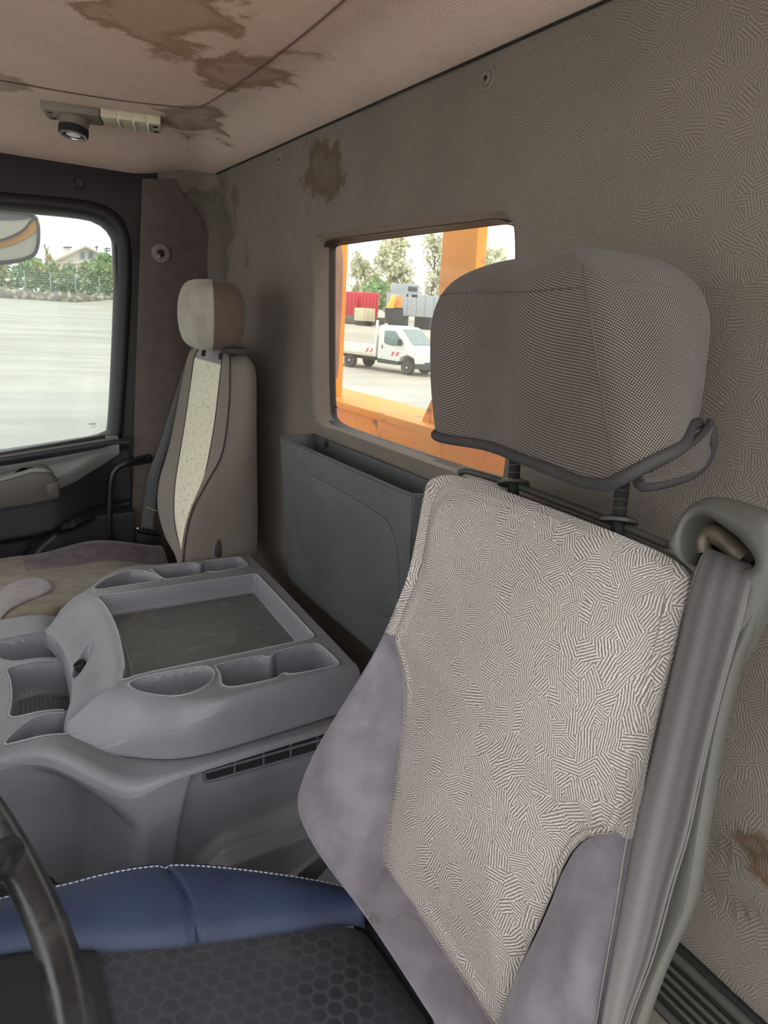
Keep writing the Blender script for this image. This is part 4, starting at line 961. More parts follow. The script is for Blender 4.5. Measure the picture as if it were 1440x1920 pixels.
# cushion
xs = np.linspace(-.04, .42, 80); ysq = np.linspace(0, 1, 80); X, Q_ = np.meshgrid(xs, ysq, indexing='ij'); yn_ = 1.362+.105*sst(.08, .24, X); Y = yn_+(1.83-yn_)*Q_
def cz(x, y):
    x, y = np.asarray(x, float), np.asarray(y, float); yn = 1.362+.105*sst(.08, .24, x)
    z = -.600-.020*sst(1.45, 1.70, y)+.010*np.exp(-((x-.08)/.08)**2)-.05*sst(.05, -.05, x)**2-.035*sst(.25, .45, x)+sst(1.71, 1.78, y)*.030*sst(.09, .25, x)
    e = np.minimum(y-yn, 1.83-y); r = .035
    return z-r*(1-np.sqrt(1-(1-np.clip(e/r, 0, 1))**2))
P = np.stack([X, Y, cz(X, Y)], -1); lowr = P[:, :1].copy(); lowr[..., 2] = -.70; P = np.concatenate([lowr, P], 1); fro = P[:1].copy(); fro[..., 2] = -.70; P = np.concatenate([fro, P], 0)
jb = 56
c1 = grid('cushion', P[:, :jb+1], MT['cushion_brown']); i_b = int(np.searchsorted(xs, .085))+1; c2_ = grid('cushion_bolster', P[i_b:, jb:], MT['dark_velour']); c6 = grid('cushion_nose', P[:i_b+1, jb:], MT['cushion_brown'])
def onc(u, v):
    z = -.56
    for _ in range(14): p = AZ(u, v, -.598)
    return p
lil = chaikin([onc(u, v)[:2] for u, v in [(-8, 1110), (20, 1090), (55, 1078), (85, 1080), (100, 1096), (98, 1112), (80, 1124), (45, 1138), (15, 1152), (2, 1166), (-8, 1168)]], 2); lil[:, 0] = np.maximum(lil[:, 0], -.012)
lc = np.array(lil).mean(0); rows = []
for q in np.linspace(.01, 1, 14):
    xy = lc+(lil-lc)*q; z = cz(xy[:, 0], xy[:, 1]); rows.append(np.c_[xy, z+.0042-.003*(q > .95)])
c3 = grid('cushion_patch', np.array(rows).transpose(1, 0, 2), MT['lilac'], closed=True); tag(c3, 'lilac velour patch on the cushion')
c4 = box('cushion_base', (.18, 1.665, -.76), (.42, .33, .18), MT['rubber'], bev=.03); c5 = box('pedestal', (.20, 1.64, -.96), (.36, .34, .34), MT['rubber'], bev=.02)
under(ps, pa, pb, pcn, pct, pd, tc_, sm1, sm2, sm3, lv, lvr, *hsl , *po2, c1, c2_, c6, c3, c4, c5)
# passenger belt hanging beside the seat, with its buckle
bl = spline([AY(u, v, 1.875) for u, v in [(366, 640), (360, 665), (336, 740), (310, 830), (290, 890), (281, 950), (276, 1000), (274, 1030)]], 50)
wd = np.interp(np.linspace(0, 1, 50), [0, .1, .4, .7, 1], [.008, .008, .013, .019, .021])
pw = np.array([.80, .35, .45])/1.0; rows = []; uvs = []
ln = np.r_[0, np.cumsum(np.linalg.norm(np.diff(bl, axis=0), axis=1))]
for s in np.linspace(-1, 1, 7): rows.append(bl+np.array([.9, -.3, .15])*(wd*s)[:, None]+np.array([0, -.003, 0])*(1-s*s)); uvs.append(np.c_[np.full(50, s*.5+.5), ln])
pbt = empty('hanging_belt', AY(275, 1040, 1.875), 'black seat belt with bright metal tongue hanging beside the far seat', 'seat belt')
w_ = grid('webbing', np.array(rows), MT['belt2'], uv=np.array(uvs)); solid(w_, .002)
st1 = tube('stitch_line', [AY(u, v, 1.86) for u, v in [(275, 951), (295, 958)]], .0014, MT['lens'], n=6)
tg = prism('tongue', [AY(u, v, 1.855) for u, v in chaikin([(254, 990), (262, 988), (300, 998), (302, 1004), (290, 1006), (258, 998)], 1)], (0, .012, 0), MT['chrome'], bev=.003)
bk_ = prism('buckle', [AY(u, v, 1.858) for u, v in [(258, 1000), (300, 1006), (298, 1016), (290, 1026), (262, 1022), (256, 1010)]], (0, .03, 0), MT['rubber'], bev=.004)
under(pbt, w_, st1, tg, bk_)
# ================================================================== STEERING WHEEL
swr = empty('steering_wheel', (-.092, .45, -.332), 'worn black steering wheel in front of the blue seat cushion', 'steering wheel')
tt = math.radians(58); e1 = np.array([math.cos(tt), 0, -math.sin(tt)]); e2 = np.array([0, 1., 0]); e3 = np.cross(e1, e2); e3 = e3*np.sign(e3[0])
cw = np.array([-.092, .45, -.332]); RW = .232
def _wheelm():
    t = NT('worn_wheel_leather'); o = t.obj(); w_ = t.ramp(t.noise(o, 16., 6., .6, .5), .45, .7)
    c = t.mix(w_, rgb(36, 36, 37), rgb(62, 61, 60)); t.set(c, t.math('MULTIPLY_ADD', w_, .15, .30), .5); t.bump(t.noise(o, 240., 4.), .12, .001); return t.m
MT['wheel'] = _wheelm()
ph_ = np.linspace(0, 2*np.pi, 120, endpoint=False)
rp3 = cw+RW*(np.cos(ph_)[:, None]*e1+np.sin(ph_)[:, None]*e2)
rim_ = tube('rim', rp3, .0158, MT['wheel'], n=18, closed=True)
spk = []
for pa_ in (39, -39, 141, -141):
    d = math.cos(math.radians(pa_))*e1+math.sin(math.radians(pa_))*e2
    pts = [cw+d*r-e3*dz for r, dz in [(.05, .045), (.10, .035), (.16, .018), (.20, .006), (.224, .002)]]
    spk.append(tube('spoke', spline(pts, 20), np.interp(np.linspace(0, 1, 20), [0, .5, .8, 1], [.026, .018, .0165, .019]), MT['wheel'], n=14, flat=.8))
hub = lathe('hub', cw-e3*.07, e3, [(.05, 0), (.075, .02), (.078, .045), (.06, .055), (.02, .058)], MT['wheel'], n=32)
colu = tube('column', [cw-e3*.06, cw-e3*.30], .04, MT['rubber'], n=16)
under(swr, rim_, *spk, hub, colu)
# gaiter of the lever between cushion and console
gp = AY(22, 1680, .80); gr = empty('lever_gaiter', gp-np.array([0, 0, .12]), 'folded black leather gaiter behind the steering wheel rim', 'gaiter')
leather = m_plain('black_leather', rgb(30, 29, 29), .35, .5, nb=.4, ns=150)
prof = [(.055, -.12), (.052, -.07)]+[(.05-.02*i/6+(.005 if i % 2 else -.003), -.06+i*.013) for i in range(7)]+[(.02, .035), (.012, .045)]
gg = lathe('gaiter', gp, (-.35, 0, 1), prof, leather, n=28); kn = lathe('lever_rod', gp, (-.35, 0, 1), [(.009, .03), (.009, .14), (.02, .15), (.024, .17), (.018, .19), (.004, .195)], leather, n=20)
under(gr, gg, kn)
dash = empty('dashboard', (-.75, 1.0, -1.14), 'dark plastic dashboard below the windscreen ahead of the steering wheel', 'dashboard')
under(dash, prism('dash_body', [(x, .10, z) for x, z in chaikin([(-1.03, -1.13), (-1.03, -.50), (-.80, -.455), (-.54, -.50), (-.47, -.60), (-.54, -.85), (-.58, -1.13)], 1)], (0, 1.80, 0), MT['doord'], bev=.01),
      prism('instrument_hood', [(x, .22, z) for x, z in [(-.95, -.48), (-.80, -.38), (-.60, -.40), (-.55, -.52), (-.9, -.52)]], (0, .50, 0), MT['doord'], bev=.02))
# ================================================================== CEILING LAMP
L0, L1 = onceil(74, 187), onceil(301, 218); ex = L1-L0; ex[2] = 0; Ln = np.linalg.norm(ex); ex /= Ln
ey = np.array([-ex[1], ex[0], 0]); ez = np.array([0, 0, -1.]); h_ = .020; Wd = .085
L0 = L0+np.array([0, 0, .004])
def lp_(a, b, c): return L0+ex*a*Ln+ey*b*Wd+ez*c
lamp = empty('ceiling_lamp', lp_(.5, .5, 0), 'ceiling reading lamp with a swivel spot and a ribbed cream lens', 'lamp')
def lbox(name, a0, a1, b0, b1, h, m, bev=.003): 
    return prism(name, [lp_(a0, b0, -.004), lp_(a1, b0, -.004), lp_(a1, b1, -.004), lp_(a0, b1, -.004)], ez*(h+.004), m, bev=bev)
ba = lbox('lamp_base', 0, .485, 0, 1, h_, MT['tan'], .005)
ln_ = [lbox('lens', a0, a1, .02, .98, h_*.96, MT['lens'], .002) for a0, a1 in [(.488, .632), (.640, .762), (.770, .885), (.893, 1.0)]]
rb = [lbox('lens_rib', a-.008, a+.008, .04, .96, h_+.003, MT['white'], .001) for a in (.636, .766, .889)]
sc_ = []
for a, b in [(.06, .22), (.06, .82), (.95, .3), (.95, .85)]: sc_.append(lathe('screw', lp_(a, b, h_-.001), -ez*-1, [(.006, 0), (.006, .0015), (.003, .0022)], MT['rubber'], n=14))
ct = lp_(.25, .52, h_-.002); sax = np.array([-.12, -.10, -1.])
coll = lathe('collar', ct, ez, [(.040, 0), (.038, .003), (.033, .003), (.032, .0)], MT['tan'], n=32)
spot = lathe('spot_body', ct-np.array(sax)/1.01*.004, sax, [(.032, 0), (.030, .012), (.027, .022), (.027, .024)], MT['tan'], n=32)
ringm = lathe('knurled_ring', ct, sax, [(.026, .020), (.029, .021), (.029, .034), (.026, .035)], MT['rubber'], n=40)
rng2 = lathe('bezel', ct, sax, [(.0262, .034), (.026, .037), (.021, .037), (.020, .033)], MT['chrome'], n=36)
glo = lathe('spot_lens', ct, sax, [(.0205, .030), (.0205, .034), (.010, .0355), (.001, .036)], MT['white'], n=30)
under(lamp, ba, *ln_, *rb, *sc_, coll, spot, ringm, rng2, glo)
# ================================================================== SMALL FITTINGS
capm = m_plain('trim_button', rgb(122, 112, 104), .5, .4)
for (u, v), lab in [((917, 148), 'grey trim screw high on the back wall above the driver headrest'), ((528, 300), 'grey trim screw on the back wall left of the window near the stain')]:
    p = AX(u, v, XW+.001); r_ = empty('trim_screw', p, lab, 'screw')
    under(r_, lathe('washer', p, (-1, 0, 0), [(.016, 0), (.0155, .003), (.011, .004), (.010, .003)], capm, n=24), lathe('screw_head', p, (-1, 0, 0), [(.0085, .001), (.0085, .005), (.006, .0068), (.003, .0055)], capm, n=20),
          box('cross_slot', p-np.array([.0066, 0, 0]), (.0012, .007, .0015), MT['rubber'], bev=0), box('cross_slot', p-np.array([.0066, 0, 0]), (.0012, .0015, .007), MT['rubber'], bev=0))
p = AY(301, 475, 1.936); hk = empty('coat_hook', p, 'round grey coat hook button on the brown door pillar', 'hook')
under(hk, lathe('rose', p, (0, -1, 0), [(.024, 0), (.023, .004), (.017, .006), (.010, .005)], capm, n=28), lathe('hole', p, (0, -1, 0), [(.010, .004), (.010, .0062), (.008, .0062)], MT['rubber'], n=18),
      tube('peg', [p+np.array([-.004, -.004, -.004]), p+np.array([-.010, -.022, -.010]), p+np.array([-.013, -.030, -.010])], .005, capm, n=10))
gh = empty('grab_handle', AY(205, 1000, 1.93), 'bent black tube grab handle bolted to the door pillar', 'handle')
hp_ = spline([AY(278, 858, 1.93), AY(262, 861, 1.915), AY(240, 867, 1.90), AY(219, 878, 1.90), AY(209, 898, 1.90), AY(206, 940, 1.90), AY(205, 985, 1.90), AY(209, 1010, 1.905), AY(232, 1020, 1.93)], 60)
fl_ = prism('foot_plate', [AY(u, v, 1.936) for u, v in chaikin([(240, 862), (262, 854), (280, 850), (285, 856), (283, 866), (262, 870), (244, 872)], 1)], (0, -.010, 0), MT['black'], bev=.002)
under(gh, tube('bar', hp_, .0075, MT['black'], n=14), fl_, lathe('bolt', AY(275, 859, 1.925), (0, -1, 0), [(.006, 0), (.006, .004), (.004, .006)], MT['chrome'], n=14))
# vent grille low on the back wall
vg = empty('wall_vent', (XW-.01, .27, -.72), 'dark slatted vent grille low on the back wall', 'vent')
def vz(u, v): return AX(u, v, XW-.012)
vp = []
za = vz(1250, 1778)[2]; vgb = box('vent_back', (XW-.004, .24, za-.04), (.012, .34, .10), MT['rubber'], bev=.002)
for i, (dz, t_, m) in enumerate([(0, .010, 'shell'), (-.018, .005, 'shell'), (-.031, .005, 'shell'), (-.044, .005, 'shell'), (-.057, .005, 'shell'), (-.076, .010, 'shell')]):
    vp.append(tube('slat' if 0 < i < 5 else 'vent_frame', [(XW-.012, y, za+dz) for y in (.075, .20, .30, .40)], t_*.55, MT[m], n=8))
under(vg, vgb, *vp)
# ================================================================== OUTSIDE
def gz(x, y): 
    x, y = np.asarray(x, float), np.asarray(y, float)
    return -1.9+.0235*np.clip(y-6, 0, 90)+.55*sst(23, 33, y)*sst(9, 14, x)
def onground(u, v):
    d = ray(u, v); lo_, hi_ = 1., 400.
    f = lambda t: d[2]*t-float(gz(d[0]*t, d[1]*t))
    if f(hi_) > 0: return d*hi_
    for _ in range(60):
        m_ = (lo_+hi_)/2
        if f(m_) > 0: lo_ = m_
        else: hi_ = m_
    return d*lo_
t = NT('yard_concrete'); o = t.obj(); xy = t.n('SeparateXYZ', {0: o})
n1 = t.ramp(t.noise(t.map(o, (.5, 1.3, 1.)), .35, 6., .6, 1.2), .35, .7); n2 = t.noise(o, 3., 6., .65)
yj = float(onground(100, 735)[1])
edge_ = t.ramp(xy.outputs[1], yj-.05, yj+.05)
c = t.mix(n1, rgb(180, 177, 168), rgb(204, 200, 190)); c2x = t.mix(n1, rgb(172, 170, 164), rgb(192, 189, 182))
c = t.mix(edge_, c2x, c); c = t.mix(t.math('MULTIPLY', n2, .15), c, rgb(120, 118, 108))
right = t.ramp(xy.outputs[0], 8., 12.); c = t.mix(t.math('MULTIPLY', right, .55), c, t.mix(n1, rgb(168, 158, 138), rgb(186, 176, 156)))
t.set(c, .9, .2); MT['yard'] = t.m
xs = np.r_[np.linspace(-120, -10, 8), np.linspace(-8, 45, 40), np.linspace(50, 160, 10)]; ysg = np.r_[np.linspace(-60, -4, 6), np.linspace(0, 100, 90), np.linspace(110, 260, 8)]
X, Y = np.meshgrid(xs, ysg, indexing='ij'); P = np.stack([X, Y, gz(X, Y)], -1)
tag(grid('ground', P, MT['yard']), 'pale concrete yard outside', kind='structure')
# door mirror beyond the side window
mp = lambda px, Y: [AY(u, v, Y) for u, v in px]
mr = empty('side_mirror', AY(20, 500, 2.35), 'rounded grey door mirror with an orange reflection stripe outside the side window', 'mirror')
mo = chaikin([(-70, 385), (40, 396), (66, 400), (75, 414), (77, 440), (74, 470), (62, 486), (20, 496), (-70, 500)], 2)
m1 = prism('mirror_housing', mp(mo, 2.36), (0, .05, 0), MT['piping'], bev=.008)
mi = chaikin([(-70, 390), (38, 400), (62, 404), (70, 416), (72, 440), (69, 467), (59, 481), (20, 490), (-70, 494)], 2)
m2 = prism('mirror_glass', mp(mi, 2.355), (0, .004, 0), MT['mirror'])
m3 = prism('reflection_stripe', mp(chaikin([(-70, 456), (-10, 452), (20, 444), (45, 430), (60, 413), (71, 410), (74, 420), (66, 436), (40, 452), (10, 463), (-70, 470)], 2), 2.352), (0, .003, 0), m_plain('reflected_orange', rgb(255, 176, 24), .4, .4))  # the mirror's reflection of the orange cab, painted on as a solid strip
m4 = prism('grey_band', mp(chaikin([(-70, 408), (0, 412), (40, 411), (62, 406), (58, 400), (36, 397), (-70, 388)], 1), 2.352), (0, .003, 0), MT['doorp'])
m6 = tube('stripe_edge', spline([AY(u, v, 2.349) for u, v in [(-70, 456), (-10, 452), (20, 444), (45, 430), (60, 412), (70, 409)]], 30), .003, MT['piping'], n=6)
m7 = tube('mirror_rim', [AY(u, v, 2.353) for u, v in mi], .003, MT['piping'], n=6, closed=True)
m5 = tube('mirror_arm', [AY(-60, 440, 2.40), AY(-140, 430, 2.2), AY(-220, 430, 2.02)], .012, MT['black'], n=10)
under(mr, m1, m2, m3, m4, m5, m6, m7)
# orange crane frame right behind the cab
fr_o = empty('crane_frame', (.90, 1.0, -1.1), 'orange painted steel frame standing right behind the rear window', 'frame')
XB = .86
def yz(u, v, X=XB): p = AX(u, v, X); return p
lt = yz(653, 470, XB+.025)[1]; lb = yz(642, 735, XB+.025)[1]; z_top = 1.4
bz0 = yz(700, 764)[2]
pL = prism('post', [(XB, yz(618, 735)[1]+.06, bz0), (XB, lb, bz0), (XB, lt-(lb-lt)*2.2, 1.0), (XB, yz(618, 470)[1]+.06, 1.0)], (.025, 0, 0), MT['orange'], bev=.003)
rustm = NT('bare_rust'); o_ = rustm.obj(); rustm.set(rustm.mix(rustm.ramp(rustm.noise(o_, 18., 6.), .4, .6), rgb(160, 120, 104), rgb(176, 140, 120)), .9, .1)
prs = chaikin([(622, 455), (643, 455), (641, 560), (636, 640), (634, 700), (629, 715), (624, 690), (627, 620), (628, 560), (620, 520)], 2)
pR_ = prism('rust_patch', [AX(u, v, XB-.001) for u, v in prs], (.002, 0, 0), rustm.m)
r0, r1, r2, r3 = yz(829, 440), yz(911, 430, XB+.025), yz(806, 790), yz(885, 815, XB+.025)
pR = prism('post', [(XB, r2[1], bz0), (XB, r3[1]-.01, bz0), (XB, r1[1]+(r1[1]-r3[1])*2, 1.0), (XB, r0[1]+(r0[1]-r2[1])*2, 1.0)], (.025, 0, 0), MT['orange'], bev=.003)
bm_ = prism('beam', [(XB-.02, 2.1, bz0-.30), (XB-.02, .05, bz0-.30), (XB-.02, .05, bz0-.018), (XB-.02, 2.1, bz0-.018)], (.14, 0, 0), MT['orange'], bev=.006)
plt_ = prism('top_plate', [(XB-.035, 2.1, bz0-.018), (XB-.035, .05, bz0-.018), (XB-.035, .05, bz0), (XB-.035, 2.1, bz0)], (.17, 0, 0), MT['orange'], bev=.003)
wl = spline([AX(u, v, XB-.0215) for u, v in [(828, 815), (826, 840), (828, 870), (826, 885)]], 12); wel = tube('weld_seam', wl, .003, MT['orange'], n=6)
gus = prism('gusset', [(XB-.001, r2[1]+.001, bz0), (XB-.001, r2[1]+.03, bz0), (XB-.001, r2[1]+.0, bz0+.05)], (.02, 0, 0), MT['orange'])
ft = box('foot', (XB+.05, 1.05, (bz0-.30-1.2)/2), (.10, 1.2, 1.2-.30-bz0 if False else (bz0-.30+1.2)), MT['orange'], bev=.01)
under(fr_o, pL, pR_, pR, bm_, plt_, wel, gus, ft)
# ---- white flatbed van
A0, A1 = onground(657, 688), onground(764, 703); fx = A1-A0; wb = np.linalg.norm(fx[:2]); S = wb/3.5; fx = fx/np.linalg.norm(fx); fz = np.array([0, 0, 1.]); fyv = np.cross(fz, fx); fyv /= np.linalg.norm(fyv); fz = np.cross(fx, fyv)
van = empty('flatbed_van', A0, 'white flatbed van with red and white markings parked in the yard', 'van')
def vv(x, y, z): return A0+(fx*x+fyv*(y+.82)+fz*z)*S      # x from the rear axle forwards, y=-.82 the near wheel track
def vp_(name, prof, y0, y1, m, bev=.03): return prism(name, [vv(x, y0, z) for x, z in prof], fyv*(y1-y0)*S, m, bev=bev*S)
dkg = m_plain('van_window', rgb(120, 140, 138), .15, .5); dk = m_plain('van_dark', rgb(70, 72, 74), .7, .3); tyre = m_plain('tyre', rgb(60, 60, 62), .85, .2); red = m_plain('red_mark', rgb(225, 90, 80), .5, .4)
whl = m_plain('wheel_silver', rgb(190, 192, 194), .4, .5, .3)
cabp = [(1.72, .62), (1.74, 2.15), (1.86, 2.26), (2.75, 2.24), (3.0, 2.16), (3.75, 1.42), (4.35, 1.18), (4.50, .95), (4.52, .62), (3.95, .56), (3.88, .82), (3.5, .95), (3.12, .82), (3.04, .58)]
pcs = [vp_('cab_body', cabp, -1.0, .98, MT['white'], .05)]
pcs.append(vp_('side_window', [(2.08, 1.45), (2.10, 2.0), (2.72, 2.02), (3.22, 1.50), (3.15, 1.36), (2.6, 1.30), (2.2, 1.36)], -1.012, -1.0, dkg, .004))
ws0 = [vv(3.02, -.86, 2.13), vv(3.02, .86, 2.13), vv(3.74, .92, 1.45), vv(3.74, -.92, 1.45)]; pcs.append(prism('windscreen', ws0, (fx*.02+fz*.02)*S, dkg))
pcs.append(vp_('sill', [(1.75, .42), (1.75, .66), (3.05, .62), (3.0, .42)], -.99, .95, dk, .02)); pcs.append(vp_('bumper', [(3.95, .34), (3.95, .66), (4.54, .70), (4.56, .36)], -.98, .96, dk, .03))
pcs.append(vp_('mirror', [(3.02, 1.36), (3.02, 1.66), (3.16, 1.66), (3.18, 1.36)], -1.22, -1.04, dk, .02)); pcs.append(vp_('door_handle', [(1.98, 1.12), (1.98, 1.30), (2.04, 1.30), (2.04, 1.12)], -1.015, -1.0, dk, .005))
pcs.append(prism('headlamp', [vv(3.9, -1.005, .98), vv(4.38, -.9, 1.0), vv(4.36, -.9, 1.12), vv(4.0, -1.005, 1.2)], fyv*-.01*S, m_plain('lamp_glass', rgb(205, 210, 210), .2, .5)))
bed = [vp_('dropside', [(x0, .80), (x0, 1.18), (x1, 1.18), (x1, .80)], -1.04, -1.0, MT['white'], .01) for x0, x1 in [(-1.75, -.05), (-.02, 1.55)]]
bed.append(vp_('bed_floor', [(-1.78, .68), (-1.78, .80), (1.58, .80), (1.58, .68)], -1.04, 1.0, MT['lens'], .01)); bed.append(vp_('far_dropside', [(-1.75, .80), (-1.75, 1.18), (1.55, 1.18), (1.55, .80)], .96, 1.0, MT['white'], .01))
bed.append(vp_('tailboard', [(-1.80, .80), (-1.80, 1.18), (-1.75, 1.18), (-1.75, .80)], -1.04, 1.0, MT['white'], .01)); bed.append(vp_('headboard_post', [(1.56, .70), (1.56, 2.45), (1.66, 2.45), (1.66, .70)], -1.05, -.95, MT['white'], .01))
bed.append(vp_('headboard', [(1.57, .8), (1.57, 1.75), (1.62, 1.75), (1.62, .8)], -.95, 1.0, MT['white'], .01)); bed.append(vp_('chassis', [(-1.7, .48), (-1.7, .68), (3.6, .68), (3.6, .48)], -.55, .55, dk, .02))
mk_ = []
for x, z in [(-1.55, .90), (-1.30, .90), (1.05, .88), (1.30, .88)]: mk_.append(prism('red_mark', [vv(x, -1.043, z), vv(x+.10, -1.043, z), vv(x+.2, -1.043, z+.2), vv(x+.1, -1.043, z+.2)], fyv*-.006*S, red))
for x, z in [(2.55, .84), (2.82, .84)]: mk_.append(prism('red_mark', [vv(x, -1.002, z), vv(x+.12, -1.002, z), vv(x+.22, -1.002, z+.2), vv(x+.1, -1.002, z+.2)], fyv*-.01*S, red))
whs = []
for x in (0, 3.5):
    for yy_, sgn in ((-.95, -1), (.90, 1)):
        wh = lathe('wheel', vv(x, yy_-sgn*.22, .36), fyv*sgn, [(.20*S, 0), (.34*S, .0), (.36*S, .04*S), (.36*S, .18*S), (.33*S, .23*S), (.22*S, .235*S)], tyre, n=28)
        rm_ = lathe('wheel_rim', vv(x, yy_-sgn*.22, .36), fyv*sgn, [(.22*S, .215*S), (.225*S, .238*S), (.17*S, .21*S), (.08*S, .20*S), (.06*S, .24*S), (.01*S, .245*S)], whl, n=24); rm_.parent = wh; whs.append(wh)
under(van, *pcs, *bed, *mk_, *whs)
# ---- things standing far behind the van
def far_box(name, label, cat, u0, u1, v0, v1, Y, depth, m, ribs=0, ribm=None, group=None):
    a, b = AY(u0, v1, Y), AY(u1, v0, Y); zb0 = float(gz((a[0]+b[0])/2, Y))
    r_ = empty(name, ((a[0]+b[0])/2, Y, min(a[2], zb0)), label, cat, group)
    body = box('body', ((a[0]+b[0])/2, Y+depth/2, (a[2]+b[2])/2), (b[0]-a[0], depth, b[2]-a[2]), m, bev=.03); pc_ = [body]
    for i in range(ribs):
        x = a[0]+(b[0]-a[0])*(i+.5)/ribs; pc_.append(box('rib', (x, Y-.03, (a[2]+b[2])/2), ((b[0]-a[0])/ribs*.35, .06, (b[2]-a[2])*.96), ribm or m, bev=.02))
    if a[2]-zb0 > .05:
        for sx in (.12, .88): pc_.append(box('support', (a[0]+(b[0]-a[0])*sx, Y+depth/2, (a[2]+zb0)/2), ((b[0]-a[0])*.15, depth*.8, a[2]-zb0+.02), dk, bev=.02))
    under(r_, *pc_); return r_
redc = m_plain('red_container', rgb(226, 74, 88), .6, .3); redd = m_plain('red_rib', rgb(205, 60, 74), .6, .3); gryc = m_plain('grey_lorry', rgb(168, 174, 178), .6, .3); crm = m_plain('cream_box', rgb(214, 205, 172), .7, .3)
far_box('red_container', 'red ribbed container far behind the van, the left of two', 'container', 634, 671, 548, 596, 46, 2.4, redc, 5, redd, 'red containers beyond the yard')
far_box('red_container', 'red ribbed container far behind the van, the right of two', 'container', 676, 711, 550, 600, 46, 2.4, redc, 5, redd, 'red containers beyond the yard')
far_box('flat_trailer', 'low dark trailer in front of the red containers', 'trailer', 628, 722, 596, 604, 43, 2.0, m_plain('trailer_dark', rgb(120, 116, 112), .7, .3))
far_box('cream_crate', 'cream crate standing before the right red container', 'crate', 680, 704, 579, 602, 40.5, 1.2, crm, 3)
lor = far_box('grey_lorry', 'pale grey lorry far behind the white van cab', 'lorry', 757, 826, 556, 592, 40, 2.4, gryc, 4)
lc_ = box('lorry_cab', AY(774, 546, 40)+np.array([0, 1.0, 0]), (1.1, 2.0, .9), gryc, bev=.08); lw = box('lorry_window', AY(774, 542, 39.98), (.7, .06, .3), dk, bev=.02); under(lor, lc_, lw)
bo_ = empty('yellow_boom', AY(740, 592, 38), 'yellow and orange machine arm sticking up behind the van', 'machine')
ye = m_plain('yellow_paint', rgb(240, 190, 90), .5, .4); og = m_plain('orange_arm', rgb(236, 150, 60), .5, .4)
under(bo_, prism('arm', [AY(u, v, 38) for u, v in [(728, 578), (739, 578), (744, 552), (739, 552)]], (0, .3, 0), ye, bev=.02), prism('arm', [AY(u, v, 38) for u, v in [(742, 577), (753, 577), (755, 554), (750, 554)]], (0, .3, 0), og, bev=.02), prism('arm_foot', [AY(u, v, 38.1) for u, v in [(726, 577), (756, 577), (756, 606), (726, 606)]], (0, .3, 0), dk, bev=.02))
# ---- trees, hedge, fence, wall and house
def leaves(name, C_, R_, n, size, m, parent=None, seed=1, shell=.55):
    g_ = np.random.default_rng(seed); k = g_.integers(0, len(C_), n); d = g_.normal(size=(n, 3)); d /= np.linalg.norm(d, axis=1)[:, None]
    r = shell+(1-shell)*g_.random(n); p = np.array(C_)[k]+d*np.array(R_)[k]*r[:, None]
    a = g_.normal(size=(n, 3)); a /= np.linalg.norm(a, axis=1)[:, None]; b = np.cross(a, g_.normal(size=(n, 3))); b /= np.linalg.norm(b, axis=1)[:, None]
    s = size*(.6+.8*g_.random(n))[:, None]
    V = np.stack([p-a*s, p-b*s*.6, p+a*s, p+b*s*.6], 1).reshape(-1, 3); Fq = np.arange(4*n).reshape(-1, 4)
    return mk(name, V, Fq, m, parent, flat=True)
lg1 = m_leaf('leaf_green', rgb(124, 164, 104), rgb(168, 194, 128), rgb(150, 176, 110)); lg2 = m_leaf('leaf_autumn', rgb(170, 160, 84), rgb(206, 170, 90), rgb(140, 150, 80)); lg3 = m_leaf('leaf_pale', rgb(206, 208, 176), rgb(226, 226, 196), rgb(200, 200, 172)); lg4 = m_leaf('leaf_yellow', rgb(220, 190, 70), rgb(240, 204, 90), rgb(200, 190, 80))
lgd = m_leaf('leaf_hedge', rgb(120, 148, 104), rgb(156, 178, 118), rgb(186, 182, 120)); bark = m_plain('bark', rgb(110, 98, 84), .9, .2)
def tree(label, u, vt, Y, wpx, m, n, seed, vb=None, slim=False, group='trees beyond the yard'):
    top = AY(u, vt, Y); x = top[0]; z0 = float(gz(x, Y)); H = top[2]-z0; Wt = abs(AY(u+wpx/2, vt, Y)[0]-AY(u-wpx/2, vt, Y)[0])/2
    g_ = np.random.default_rng(seed); r_ = empty('tree', (x, Y, z0), label, 'tree', group)
    tr = tube('trunk', [(x, Y, z0-.1), (x+.1, Y, z0+H*.4), (x, Y, z0+H*.92)], [.04*H*.6, .02*H, .004*H], bark, n=8); C_, R_ = [], []
    brs = []
    for i in range(16 if slim else 12):
        f = (.22+.75*i/15) if slim else (.35+.55*g_.random()); a = g_.random()*2*np.pi
        rr_ = Wt*(1-abs(f-.5)**2*1.9)*(.55 if slim else .62); p = np.array([x+math.cos(a)*rr_*.8, Y+math.sin(a)*rr_*.8, z0+H*f]); C_.append(p)
        q_ = Wt*(.38 if slim else .5); R_.append([q_, q_, q_*(1.3 if slim else .85)])
        brs.append([(x, Y, z0+H*(f-.12)), tuple(p)])
    C_.append(np.array([x, Y, z0+H*.9])); R_.append([Wt*.35, Wt*.35, H*.1])
    bt_ = tubes('branches', brs, .012*H*.6, bark, n=5); lf = leaves('foliage', C_, R_, n, Wt*(.10 if slim else .13), m, seed=seed, shell=.2)
    under(r_, tr, bt_, lf); return r_
tree('slim pale poplar behind the van, tallest in the rear window', 741, 448, 58, 92, lg3, 2200, 11, slim=True)
tree('low olive green tree at the left edge of the rear window view', 684, 488, 62, 80, lg3, 1500, 12, slim=True)
tree('pale tree beside the orange post in the rear window', 818, 440, 60, 60, lg3, 1500, 13, slim=True)
tree('small olive bush between the poplar and the red containers', 706, 520, 56, 60, lg1, 900, 17)
tree('tree further right behind the orange post', 905, 470, 60, 110, lg3, 1400, 18)
YH = 74.
tree('bushy green tree left of the white house', 62, 484, YH+5, 66, lg1, 1800, 21)
